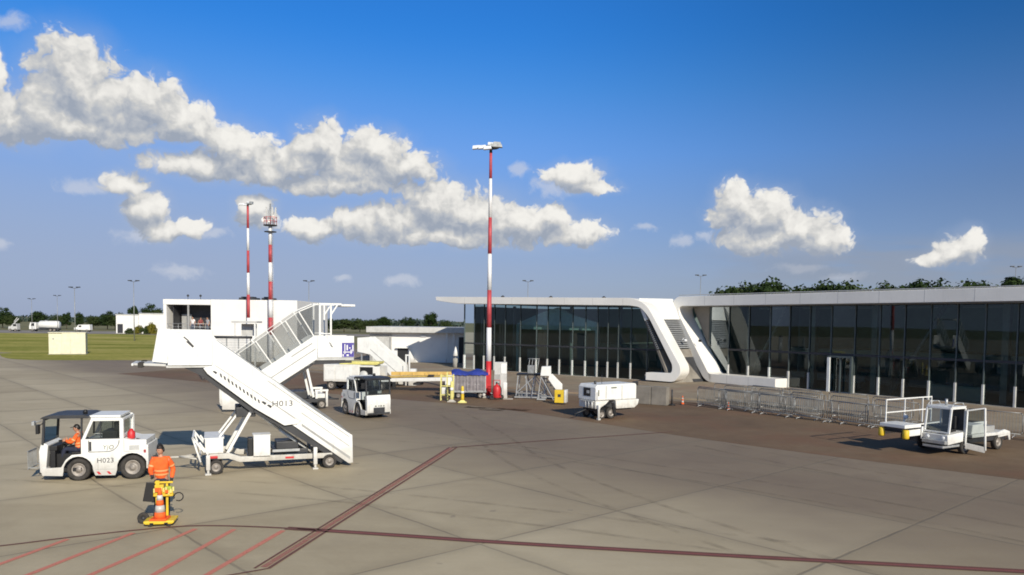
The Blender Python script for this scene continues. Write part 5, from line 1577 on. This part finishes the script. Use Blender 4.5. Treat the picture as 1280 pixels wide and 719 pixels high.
# ---------------------------------------------------------------- people
def skin_mesh(nodes, edges, sub=2):
    """nodes: list of (pos, radius or (rx, ry)); grows one continuous surface along the edges"""
    me = bpy.data.meshes.new('skin_tmp')
    me.from_pydata([n[0] for n in nodes], edges, [])
    o = bpy.data.objects.new('skin_tmp', me); COL.objects.link(o)
    o.modifiers.new('skin', 'SKIN')
    lay = me.skin_vertices[0].data if len(me.skin_vertices) else None
    for i, n in enumerate(nodes):
        r = n[1]
        lay[i].radius = (r, r) if not hasattr(r, '__len__') else r
        lay[i].use_root = (i == 0)
    sb = o.modifiers.new('sub', 'SUBSURF'); sb.levels = sub; sb.render_levels = sub
    bpy.context.view_layer.update()
    dg = bpy.context.evaluated_depsgraph_get()
    res = bpy.data.meshes.new_from_object(o.evaluated_get(dg))
    bpy.data.objects.remove(o); bpy.data.meshes.remove(me)
    return res

def hand(m, wrist, dirv, side, curl=.5):
    """palm and five unequal bent fingers; dirv = along the fingers, side = thumb direction"""
    d = Vector(dirv).normalized(); sd = Vector(side).normalized(); sd = (sd - d * sd.dot(d)).normalized(); nrm = d.cross(sd)
    w = Vector(wrist)
    for k, (a, ln) in enumerate(((.030, .072), (.011, .080), (-.009, .074), (-.028, .058))):
        b0 = w + d * .085 + sd * a
        p1 = b0 + (d * math.cos(curl * .6) + nrm * math.sin(curl * .6)) * ln * .45
        p2 = p1 + (d * math.cos(curl * 1.5) + nrm * math.sin(curl * 1.5)) * ln * .32
        p3 = p2 + (d * math.cos(curl * 2.2) + nrm * math.sin(curl * 2.2)) * ln * .25
        m.tube(w + d * .02 + sd * a * .6, b0, .013, 7, .0105); m.tube(b0, p1, .0100, 7, .009); m.ball(p1, .009, seg=7, rings=5); m.tube(p1, p2, .009, 7, .008); m.tube(p2, p3, .008, 7, .006)
    t1 = w + d * .03 + sd * .03; t2 = t1 + (d * .5 + sd * .8).normalized() * .045; t3 = t2 + (d * .95 + sd * .25 + nrm * .3).normalized() * .04
    m.tube(t1, t2, .013, 7, .011); m.ball(t2, .011, seg=7, rings=5); m.tube(t2, t3, .0105, 7, .008)
    m.ball(w + d * .05, .046, .9, .9, .9, 10, 7)

def person(label, loc, rz, J, shirt, trouser, group=None, sleeves='long', bands=False, hat=None, gloves=False, ears=False):
    """J: joint positions in local space, facing +x, +y to the person's left"""
    t = thing('person', label, 'person', loc, rz, group)
    V = lambda k: Vector(J[k])
    pel, ch, nk, hd = V('pelvis'), V('chest'), V('neck'), V('head')
    mid = (pel + ch) / 2
    # body: one continuous figure
    nodes = [(pel, (.13, .10)), (mid, (.12, .095)), (ch, (.15, .11)), (nk, .055), (nk + (hd - nk) * .5, .052)]
    edges = [(0, 1), (1, 2), (2, 3), (3, 4)]
    def limb(start, ks, rs, nodes, edges):
        prev = start
        for k, r in zip(ks, rs):
            nodes.append((V(k), r)); edges.append((prev, len(nodes) - 1)); prev = len(nodes) - 1
    for s in 'LR':
        limb(2, ['sh' + s, 'el' + s, 'wr' + s], [.062, .043, .030], nodes, edges)
        limb(0, ['hip' + s, 'kn' + s, 'an' + s, 'toe' + s], [.085, .058, .040, .035], nodes, edges)
    body = skin_mesh(nodes, edges)
    m = MB(); m.mesh(body)
    face = Vector(J.get('face', (1, 0, 0))).normalized(); left = Vector((0, 0, 1)).cross(face)
    rot = Matrix((face, left, face.cross(left))).transposed()
    def hp(x, y, z):
        return hd + rot @ Vector((x, y, z))
    k = len(m.bm.verts)
    m.ball((0, 0, 0), 1, seg=18, rings=14)
    m.bm.verts.ensure_lookup_table()
    for v in list(m.bm.verts)[k:]:
        x, y, z = v.co
        sx = .098 if x < 0 else .094
        wy = .076 * (1 - .22 * max(0, -z) ** 1.5)
        jaw = .018 * max(0, -z) if x > 0 else -.02 * max(0, -z) * x
        brow = .006 * math.exp(-((z - .18) / .12) ** 2) if x > .5 else 0
        eye = -.008 * math.exp(-((z - .02) / .1) ** 2 - ((abs(y) - .42) / .2) ** 2) if x > .5 else 0
        nose = .024 * math.exp(-((y) / .16) ** 2 - ((z + .17) / .17) ** 2) if x > .5 else 0
        lips = .008 * math.exp(-((y) / .3) ** 2 - ((z + .50) / .07) ** 2) if x > .5 else 0
        v.co = hp(x * sx + jaw * .4 + brow + eye + nose + lips, y * wy, z * .122)
    for s in (-1, 1):
        m.ball(hp(-.008, s * .078, -.008), .028, .7, .35, 1.05, 8, 6)
    for s, nm in ((1, 'L'), (-1, 'R')):
        w_, e_ = V('wr' + nm), V('el' + nm)
        dv = J.get('hd' + nm, tuple((w_ - e_)))
        if not gloves:
            hand(m, w_, dv, J.get('th' + nm, (1, 0, 0)), .55)
    m.bm.verts.ensure_lookup_table()
    b = m.out('body', 'skin', t)
    for p in b.data.polygons:
        p.use_smooth = True
    if gloves:
        m = MB()
        for nm in 'LR':
            w_, e_ = V('wr' + nm), V('el' + nm)
            hand(m, w_, J.get('hd' + nm, tuple((w_ - e_))), J.get('th' + nm, (1, 0, 0)), .7)
            m.tube(w_ - (w_ - e_).normalized() * .05, w_ + (w_ - e_).normalized() * .03, .042, 10, .034)
        m.out('gloves', 'dark', t)
    m = MB()
    for s in (-1, 1):
        m.ball(hp(.086, s * .032, .004), .011, .6, 1, .8, 8, 6)
    m.out('eyes', 'black', t)
    # shirt
    nodes = [(pel + Vector((0, 0, -.10)), (.18, .14)), (mid, (.165, .128)), (ch, (.19, .14)), (nk + Vector((0, 0, -.03)), .075)]
    edges = [(0, 1), (1, 2), (2, 3)]
    for s in 'LR':
        ks, rs = ['sh' + s, 'el' + s], [.078, .062]
        if sleeves == 'long':
            ks.append('wr' + s); rs.append(.050)
        else:
            J['sl' + s] = tuple(V('sh' + s).lerp(V('el' + s), .7)); ks[1] = 'sl' + s; rs[1] = .066
        limb(2, ks, rs, nodes, edges)
    me = skin_mesh(nodes, edges, 3); m = MB(); m.mesh(me); 
    from mathutils import noise as mn
    m.bm.normal_update()
    for v in m.bm.verts:
        q = v.co
        v.co = q + v.normal * (.010 * mn.noise(Vector((q.x * 9, q.y * 9, q.z * 16))) + .006 * mn.noise(Vector((q.x * 22 + 5, q.y * 22, q.z * 30))))
    o = m.out('jacket' if bands else 'shirt', shirt, t)
    for p in o.data.polygons:
        p.use_smooth = True
    if bands:
        m = MB()
        ax = (ch - pel).normalized()
        for f in (.28, .55):
            c = pel.lerp(ch, f)
            rx, ry = .178, .142
            fw = Vector((1, 0, 0)); fw = (fw - ax * fw.dot(ax)).normalized(); lf = ax.cross(fw)
            ring = [(c + fw * ry * math.cos(2 * PI * i / 20) * 1.0 + lf * rx * math.sin(2 * PI * i / 20)) for i in range(20)]
            for i in range(20):
                a, b_ = ring[i], ring[(i + 1) % 20]
                m.poly([a - ax * .022, b_ - ax * .022, b_ + ax * .022, a + ax * .022])
        m.out('reflective_tape', 'hivis_soft', t)
        for s in 'LR':
            m = MB()
            a, b_ = V('sh' + s), V('el' + s)
            p = a.lerp(b_, .62); dv = (b_ - a).normalized()
            m.tube(p - dv * .022, p + dv * .022, .079, 12, caps=False)
            m.out('sleeve_tape', 'hivis_soft', t)
    # trousers
    nodes = [(pel + Vector((0, 0, .06)), (.155, .12)), (pel, (.165, .125))]
    edges = [(0, 1)]
    for s in 'LR':
        J['an_' + s] = tuple(V('an' + s).lerp(V('kn' + s), .08))
        limb(1, ['hip' + s, 'kn' + s, 'an_' + s], [.115, .085, .068], nodes, edges)
    me = skin_mesh(nodes, edges); m = MB(); m.mesh(me); o = m.out('trousers', trouser, t)
    for p in o.data.polygons:
        p.use_smooth = True
    for s in 'LR':
        a, b_ = V('an' + s), V('toe' + s)
        dv = (b_ - a); dv.z = 0; dv.normalize(); sd_ = Vector((-dv.y, dv.x, 0))
        up = Vector((0, 0, 1))
        m = MB()
        base = Vector((a.x, a.y, a.z - .075))
        prof = [(-.09, .0, .10), (.05, .0, .085), (.14, .0, .06), (.185, .0, .035)]
        for (x0, _, h0), (x1, _, h1) in zip(prof[:-1], prof[1:]):
            wd0 = .048 if x0 < .1 else .044; wd1 = .05 if x1 < .15 else .034
            P = lambda x, y, z: base + dv * x + sd_ * y + up * z
            m._hex([P(x0, -wd0, 0), P(x1, -wd1, 0), P(x1, wd1, 0), P(x0, wd0, 0), P(x0, -wd0 * .8, h0), P(x1, -wd1 * .8, h1), P(x1, wd1 * .8, h1), P(x0, wd0 * .8, h0)])
        m.tube(a + Vector((0, 0, -.01)), a + Vector((0, 0, .08)), .055, 10)
        m.out('shoe', 'black', t, .012)
    # hair or cap
    m = MB(); k = 0
    m.ball((0, 0, 0), 1, seg=18, rings=12)
    for v in list(m.bm.verts):
        x, y, z = v.co
        lim = .28 if x > .2 else (-.15 if x > -.3 else -.45)
        zz = max(z, lim)
        v.co = hp(x * .102 - .006, y * .083, zz * .126 + .006)
    if hat:
        P = [hp(.07, -.07, .045), hp(.17, -.05, .03), hp(.17, .05, .03), hp(.07, .07, .045)]
        m._hex([P[0], P[1], P[2], P[3]] + [p + Vector((0, 0, .014)) for p in P])
    m.out('cap' if hat else 'hair', 'hair' if not hat else hat, t)
    if ears:
        m = MB()
        for s in (-1, 1):
            m.ball(hp(-.005, s * .095, -.005), .042, .8, .55, 1.1, 10, 7)
        pts = [hp(-.005, .10 * math.cos(a), .02 + .135 * math.sin(a)) for a in [PI * i / 10 for i in range(11)]]
        m.path(pts, .012, 6)
        m.out('ear_defenders', 'black', t)
    return t

def standing(h=1.75, arms=None, lean=0.0, face=(1, 0, 0)):
    k = h / 1.75
    J = {'pelvis': (0, 0, .95), 'chest': (.02 + lean, 0, 1.30), 'neck': (.02 + lean * 1.3, 0, 1.47), 'head': (.045 + lean * 1.5, 0, 1.63),
         'shL': (.01 + lean, .172, 1.40), 'shR': (.01 + lean, -.172, 1.40), 'elL': (-.03, .26, 1.13), 'elR': (-.03, -.26, 1.13), 'wrL': (.06, .27, .88), 'wrR': (.06, -.27, .88),
         'hipL': (0, .09, .90), 'hipR': (0, -.09, .90), 'knL': (.03, .11, .50), 'knR': (.02, -.10, .50), 'anL': (-.01, .13, .085), 'anR': (-.02, -.12, .085), 'toeL': (.13, .16, .03), 'toeR': (.12, -.15, .03), 'face': face}
    if arms:
        J.update(arms)
    out = {}
    for q, v in J.items():
        out[q] = tuple(c * k for c in v) if q not in ('face', 'thL', 'thR', 'hdL', 'hdR') else v
    return out

# ground crew member pushing the little cone trolley: faces the camera, slightly to the left
Jw = standing(1.78, {'elR': (.10, -.23, 1.14), 'wrR': (.33, -.14, 1.03), 'hdR': (1, .3, -.2), 'thR': (0, .5, 1), 'elL': (-.05, .26, 1.14), 'wrL': (.05, .24, .91), 'hdL': (.4, -.1, -1), 'thL': (1, 0, 0),
                     'knL': (.06, .12, .50), 'knR': (.00, -.10, .50), 'anR': (-.10, -.12, .09), 'toeR': (.03, -.15, .03)}, .03, (.86, -.5, -.12))
wk = person('ground crew worker in orange jacket and navy trousers standing behind the yellow trolley', (-8.62, 18.78, .004), -76, Jw, 'orange', 'navy', None, 'long', True, None, True, True)
# driver seated in the tow tractor
Jd = {'pelvis': (0, 0, .12), 'chest': (.04, 0, .46), 'neck': (.06, 0, .62), 'head': (.10, 0, .77), 'shL': (.04, .19, .56), 'shR': (.04, -.19, .56), 'elL': (.18, .25, .34), 'elR': (.18, -.25, .34), 'wrL': (.38, .14, .40), 'wrR': (.38, -.14, .40),
      'hdL': (1, -.3, -.1), 'hdR': (1, .3, -.1), 'thL': (0, 0, 1), 'thR': (0, 0, 1), 'hipL': (.04, .10, .10), 'hipR': (.04, -.10, .10), 'knL': (.42, .14, .14), 'knR': (.42, -.14, .14), 'anL': (.52, .14, -.36), 'anR': (.52, -.14, -.36),
      'toeL': (.67, .15, -.42), 'toeR': (.67, -.15, -.42), 'face': (1, .05, -.1)}
dpos = tr.matrix_basis @ Vector((1.06, .5, .83))
person('tractor driver in orange jacket and black cap seated in the open cockpit', tuple(dpos), 13.2 + 180, Jd, 'orange', 'navy', None, 'long', True, 'black', False).scale = (.95, .95, .95)
# people on the hall's open deck
PG = 'people on the open deck'
for x, y, rz, lab, sh, trs, hh in ((-35.7, 85.9, -100, 'person in a white top standing at the deck railing of the white hall', 'shirt_white', 'jean', 1.78),
                                   (-35.2, 86.8, -60, 'person in a dark red top standing behind the white topped one on the hall deck', 'shirt_red', 'navy', 1.72),
                                   (-34.2, 86.3, -120, 'person in a grey top standing rightmost on the hall deck', 'shirt_grey', 'jean', 1.74)):
    person(lab, (x, y, 3.262), rz, standing(hh), sh, trs, PG, 'short')

# ---------------------------------------------------------------- cone trolley
tl = thing('hand_trolley', 'small yellow hand trolley with upright post, black wheels and a black board, carrying a cone', 'trolley', (-8.28, 17.95, .004), 12)
tl.scale = (.88, .88, .92)
m = MB(); m.prism([(-.36, .10), (-.30, .07), (.34, .07), (.40, .10), (.40, .16), (-.36, .16)], -.28, .30); m.out('base', 'yellow', tl, .02)
m = MB()
for x0 in (-.20, .16):
    m.prism([(x0, .075), (x0 + .09, .075), (x0 + .09, .115), (x0 + .0, .115)], -.288, -.283)
m.out('hazard_marks', 'black', tl)
m = MB(); m.box(-.16, -.06, .20, .28, .16, 1.10); m.box(.10, .16, .21, .27, .16, 1.02); m.bar((-.18, .24, 1.05), (.28, .24, 1.05), .05); m.bar((-.12, .24, .72), (.16, .24, .72), .04); m.out('upright', 'yellow', tl, .01)
m = MB(); m.box(-.20, .30, .12, .30, .70, .76); m.box(-.20, .30, .12, .15, .76, .86); m.box(-.17, .06, .14, .28, .76, 1.0); m.out('tray', 'yellow', tl, .015)
m = MB(); m.box(.07, .26, .16, .28, .765, .95); m.out('green_bag', pm('lime_bag', (.35, .42, .05), .7, var=.2), tl, .03)
m = MB()
rnd = random.Random(5)
for i in range(9):
    x = -.18 + i * .06; z = .80 + rnd.uniform(0, .10)
    m.box(x, x + .04, .075, .098, z - .05, z + .06)
m.out('lashing', 'yellow_pale', tl)
m = MB(); m.box(-.14, .02, .04, .074, .84, .94); m.box(.12, .2, .05, .074, .80, .88); m.out('flap', 'orange', tl)
for x, y, r in ((-.46, .16, .15), (-.20, -.2, .065), (.26, -.2, .065)):
    m = MB(); m.lathe([(r * .3, -.035), (r * .9, -.04), (r, -.02), (r, .02), (r * .9, .04), (r * .3, .035)], (y, x, r) if False else (x, y, r), 'x' if False else 'y', 16, closed=True); w_ = m.out('wheel', 'rubber', tl)
    m = MB(); m.lathe([(.0, -.036), (r * .32, -.036), (r * .32, .036), (0, .036)], (x, y, r), 'y', 12); m.out('hub', 'dark', w_)
m = MB(); m.tube((-.46, .16, .17), (-.2, .2, .14), .02, 6); m.out('axle', 'black', tl)
m = MB(); m._hex([(-.50, .26, .56), (-.22, .30, .52), (-.22, .34, .52), (-.50, .30, .56), (-.40, .26, 1.06), (-.18, .30, 1.04), (-.18, .34, 1.04), (-.40, .30, 1.06)]); m.out('black_board', 'black', tl, .01)
m = MB()
pts = [(.30, .24, .62)] + [(.42 + .12 * math.cos(a), .24, .66 + .11 * math.sin(a)) for a in [R(200 - 32 * i) for i in range(11)]]
m.path(pts, .016, 6); m.out('dark_loop', 'black', tl)  # made-up loop standing in for the worker's dark arm and shadow
cn = cone(-8.25, 17.88, .151, 'orange and white striped cone riding on the yellow hand trolley', 1.0)

# ---------------------------------------------------------------- far vehicles
def tanker(x, y, rz, label, s=1.0):
    t = thing('tanker_truck', label, 'tanker truck', (x, y, .009), rz)
    m = MB(); m.lathe([(.2, 0), (1.0, .12), (1.18, .4), (1.18, 6.0), (1.0, 6.3), (.2, 6.42)], (2.6, 1.2, 2.15), 'x', 20); m.out('tank', 'white', t)
    m = MB(); m.box(3.2, 8.6, .9, 1.5, 3.30, 3.42); m.box(4.5, 5.0, .9, 1.5, 3.42, 3.6); m.out('walkway', 'steel', t)
    m = MB(); m.prism([(0, .7), (0, 1.6), (.35, 2.8), (2.1, 2.85), (2.1, .7)], .05, 2.35); m.out('cab', 'white', t, .06)
    m = MB(); m.poly([(.015, .25, 1.68), (.015, 2.15, 1.68), (.33, 2.15, 2.65), (.33, .25, 2.65)]); m.poly([(.6, .04, 1.7), (1.6, .04, 1.7), (1.6, .04, 2.6), (.75, .04, 2.6)]); m.out('window', 'black', t)
    m = MB(); m.box(.2, 9.0, .5, 1.9, .55, .95); m.box(3.2, 5.4, .15, 2.25, .45, 1.0); m.out('chassis', 'dark', t)
    for wx in (1.0, 6.6, 7.8):
        for y_, o in ((.2, -1), (2.2, 1)):
            wheel(t, wx, y_, .5, .5, .3, o, 16)
    return t
tanker(-153.2, 243.5, 2, 'long white tanker truck parked far left, seen over the beige hut')
tanker(-168.5, 246.5, 183, 'white tanker truck cut by the left edge of the picture, before the far trees')
vn = thing('box_van', 'small white van right of the long tanker, far behind the beige hut', 'van', (-141.5, 248, .009), 4)
m = MB(); m.prism([(0, .5), (0, 1.3), (.9, 1.5), (1.3, 2.2), (4.9, 2.3), (5.0, .5)], 0, 1.9); m.out('body', 'white', vn, .06)
m = MB(); m.box(1.5, 2.3, -.02, -.005, 1.45, 2.0); m.poly([(.92, .15, 1.53), (.92, 1.75, 1.53), (1.28, 1.75, 2.15), (1.28, .15, 2.15)]); m.out('window', 'black', vn)
for wx in (.9, 4.0):
    for y_, o in ((.05, -1), (1.85, 1)):
        wheel(vn, wx, y_, .36, .36, .22, o, 14)
tk = thing('baggage_tractor', 'grey and white tug with a raised boom standing left of the long tanker', 'tug', (-156.5, 241.0, .009), 0)
m = MB(); m.prism([(-1.6, .5), (-1.6, 1.5), (-.4, 1.6), (-.2, 2.4), (1.0, 2.4), (1.1, .5)], 0, 1.7); m.out('body', 'light_grey', tk, .05)
m = MB(); m.bar((-1.2, .8, 1.5), (1.3, .8, 4.0), .25); m.bar((-.2, .8, 3.0), (.8, .8, 4.3), .2); m.out('boom', 'light_grey', tk)
m = MB(); m.box(-.1, .9, -.02, -.003, 1.6, 2.25); m.out('window', 'black', tk)
for wx in (-1.0, .6):
    for y_, o in ((.0, -1), (1.7, 1)):
        wheel(tk, wx, y_, .42, .42, .25, o, 14)

# ---------------------------------------------------------------- street lamps far off
for x, y, h, lab in ((-91.04, 160, 10.8, 'slender grey lamp pole over the far grass, tallest but one at the left'), (-78.73, 160, 12.3, 'slender lamp pole before the small hangar'), (-142, 240, 11.2, 'faint lamp pole above the long tanker truck'),
                     (-150, 240, 10.1, 'faint lamp pole at the far left above the tug'), (-42.36, 160, 12.7, 'lamp pole above the rear passenger stairs canopy'), (3.12, 160, 13.26, 'lamp pole peeping over the left terminal roof'),
                     (38.93, 160, 14.84, 'lamp pole over the left end of the right terminal roof'), (104.18, 160, 17.4, 'double headed lamp pole over the right terminal roof at the right edge')):
    t_ = thing('street_lamp', lab, 'street lamp', (x, y, 0), 0, 'lamp poles beyond the apron')
    m = MB(); m.tube((0, 0, 0), (0, 0, h), .10, 8, .055); m.out('pole', 'steel_dull', t_)
    for s in (-1, 1):
        m = MB(); m.bar((0, 0, h - .1), (s * .85, 0, h + .1), .07); m.box(min(s * .4, s * 1.15), max(s * .4, s * 1.15), -.2, .2, h + .08, h + .26); m.out('lamp_head', 'dark', t_)

# ---------------------------------------------------------------- trees and bushes
def crown_mesh(seed, w_, h_, n_blob, n_leaf, leaf, mat):
    rnd = random.Random(seed)
    bm = bmesh.new()
    blobs = []
    for i in range(n_blob):
        a = rnd.uniform(0, 2 * PI); z = rnd.uniform(.08, .92)
        rad = w_ * .5 * (1 - abs(z - .42) ** 1.7 * 1.5) * math.sqrt(rnd.random())
        blobs.append((Vector((rad * math.cos(a), rad * math.sin(a), z * h_)), rnd.uniform(.16, .30) * w_))
    for c, r in blobs:
        for k in range(n_leaf):
            d_ = Vector((rnd.gauss(0, 1), rnd.gauss(0, 1), rnd.gauss(0, 1) * .8 + .1)).normalized()
            p = c + d_ * r * (rnd.random() ** .35)
            p.z = max(p.z, -.02 * h_)
            s = leaf * rnd.uniform(.5, 1.25)
            nn = (d_ + Vector((rnd.uniform(-.8, .8), rnd.uniform(-.8, .8), rnd.uniform(-.4, .9)))).normalized()
            a_ = nn.orthogonal().normalized(); a_ = Quaternion(nn, rnd.uniform(0, 6.28)) @ a_; b_ = nn.cross(a_)
            vs = [bm.verts.new(p + a_ * s * .5), bm.verts.new(p + b_ * s * .32), bm.verts.new(p - a_ * s * .5), bm.verts.new(p - b_ * s * .32)]
            bm.faces.new(vs)
    me = bpy.data.meshes.new('crown'); bm.to_mesh(me); bm.free()
    me.materials.append(M[mat])
    return me
def trunk_mesh(seed, h_, w_):
    rnd = random.Random(seed)
    m = MB()
    m.tube((0, 0, -.1), (.05, .03, h_ * .35), .22, 9, .16); m.tube((.05, .03, h_ * .35), (0, .1, h_ * .75), .16, 8, .06)
    for i in range(6):
        a = rnd.uniform(0, 6.28); z = h_ * rnd.uniform(.28, .55)
        m.tube((.04, .04, z), (math.cos(a) * w_ * .32, math.sin(a) * w_ * .32, z + h_ * rnd.uniform(.15, .3)), .08, 6, .03)
    bmesh.ops.recalc_face_normals(m.bm, faces=m.bm.faces[:])
    me = bpy.data.meshes.new('trunk'); m.bm.to_mesh(me); m.bm.free(); me.materials.append(M['bark'])
    return me
VAR = []
for k, (ww, hh, mt_) in enumerate(((6.5, 7.5, 'leaf'), (8, 7, 'leaf2'), (5.2, 8, 'leaf'), (7.2, 6, 'leaf2'), (6, 7, 'leaf'))):
    VAR.append((crown_mesh(20 + k, ww, hh, 26, 150, .62, mt_), trunk_mesh(40 + k, 9, ww)))
def tree(x, y, top, k, label, group, wide=1.0):
    t_ = thing('tree', label, 'tree', (x, y, 0), random.uniform(0, 360), group)
    s = top / 9.6
    t_.scale = (s * wide, s * wide, s)
    tr_ = bpy.data.objects.new('trunk', VAR[k][1]); COL.objects.link(tr_); tr_.parent = t_
    cr = bpy.data.objects.new('crown', VAR[k][0]); COL.objects.link(cr); cr.parent = t_; cr.location = (0, 0, 2.3)
    return t_
rnd = random.Random(4)
# row behind the right terminal roof: treetop outline taken along the roof
xs = 39.5
while xs < 118:
    f = (xs - 39) / 80
    px = f
    gap = .62 < f < .70
    top = 11.7 + 1.4 * f + rnd.uniform(-.6, .9)
    if .22 < f < .42:
        top += .2
    if .42 < f < .62:
        top -= .1
    if .65 < f < .95:
        top += .9
    tree(xs, 150 + rnd.uniform(-6, 6), top, rnd.randrange(5), 'dark green treetop showing above the right terminal roof', 'trees behind the right terminal hall', 1.0)
    xs += rnd.uniform(1.5, 2.5)
for x, top, k, wd, lab in ((-65.7, 5.2, 3, 1.6, 'broad low dark tree just right of the rear stairs canopy'), (-59.5, 4.6, 1, 1.5, 'low dark tree left of the annex roof end'), (-50.2, 5.9, 4, 1.3, 'rounded pale topped tree behind the left part of the annex roof'),
                            (-40.8, 5.6, 0, 1.25, 'dark domed tree behind the middle of the annex roof'), (-31.8, 7.4, 2, 1.2, 'tallest domed tree behind the right part of the annex roof'), (-54.5, 4.9, 3, 1.4, 'low tree filling the gap left of the pale topped tree'),
                            (-26, 4.6, 1, 1.2, 'low bushy tree at the right end of the annex roof'), (-70.5, 4.8, 0, 1.4, 'low dark tree partly behind the rear stairs platform')):
    tree(x, 300, top + .2, k, lab, 'trees behind the annex', wd)
for x, y, top, k, wd, lab in ((-199, 300, 7.6, 0, 1.1, 'tall dark tree at the left edge of the picture'), (-193, 296, 5.4, 3, 1.3, 'lower dark tree beside the leftmost tall tree'), (-184.5, 300, 6.6, 4, 1.3, 'rounded dark tree above the tug'), (-178, 302, 5.4, 1, 1.2, 'low tree behind the left end of the long tanker'),
                               (-174, 300, 6.1, 2, .9, 'narrow dark tree above the front part of the long tanker'), (-169, 300, 6.1, 2, .8, 'narrow dark tree above the rear part of the long tanker'), (-163.5, 300, 5.4, 3, 1.2, 'low dark tree right of the two narrow ones'),
                               (-157, 298, 6.7, 0, 1.25, 'large dark tree left of the small hangar'), (-150, 296, 6.2, 4, 1.1, 'dark tree against the left wall of the small hangar'), (-153.5, 297, 6.2, 1, 1.2, 'mid green tree between the large one and the hangar'),
                               (-144, 292, 8.9, 4, .8, 'left one of the tree clump above the hangar roof'), (-139, 294, 9.4, 0, .9, 'tallest of the tree clump above the hangar roof'), (-134.5, 292, 8.8, 3, .8, 'right one of the tree clump above the hangar roof')):
    tree(x, y, top, k, lab, 'trees beyond the far grass', wd)
# bushes by the hangar
BM_ = crown_mesh(77, 2.6, 1.6, 14, 90, .42, 'leaf3'); BM2 = crown_mesh(78, 2.4, 1.5, 14, 90, .42, 'leaf2')
for i, (x, me_, lab) in enumerate(((-112.5, BM2, 'dark green bush left in the hedge before the small hangar'), (-110.2, BM_, 'yellowish bush second in the hedge before the small hangar'), (-107.9, BM2, 'dark green bush third in the hedge before the small hangar'), (-105.8, BM_, 'tallest yellow bush at the right end of the hedge before the hangar'))):
    t_ = thing('bush', lab, 'bush', (x, 226, 0), i * 70, 'hedge bushes by the hangar')
    t_.scale = (1, 1, 1.0 + .22 * i)
    cr = bpy.data.objects.new('foliage', me_); COL.objects.link(cr); cr.parent = t_
# distant hazy woodland line on the horizon
hz_ = []
rnd = random.Random(9)
bm_ = bmesh.new(); x = -900
while x < 900:
    w2 = rnd.uniform(9, 24); h2 = rnd.uniform(3.6, 6.0) * (1.3 if abs(x) > 500 else 1)
    for k in range(160):
        a_ = rnd.uniform(-1, 1); zt = h2 * (1 - a_ * a_ * .55)
        p = Vector((x + a_ * w2 * .8, 640 + rnd.uniform(-14, 14), rnd.random() ** .6 * zt)); s_ = rnd.uniform(.7, 1.7)
        u = Vector((rnd.gauss(0, 1), rnd.gauss(0, 1), rnd.gauss(0, 1))).normalized() * s_; v = u.cross(Vector((rnd.gauss(0, 1), 1, rnd.gauss(0, 1)))).normalized() * s_ * .7
        bm_.faces.new([bm_.verts.new(p + u), bm_.verts.new(p + v), bm_.verts.new(p - u), bm_.verts.new(p - v)])
    x += w2 * .8
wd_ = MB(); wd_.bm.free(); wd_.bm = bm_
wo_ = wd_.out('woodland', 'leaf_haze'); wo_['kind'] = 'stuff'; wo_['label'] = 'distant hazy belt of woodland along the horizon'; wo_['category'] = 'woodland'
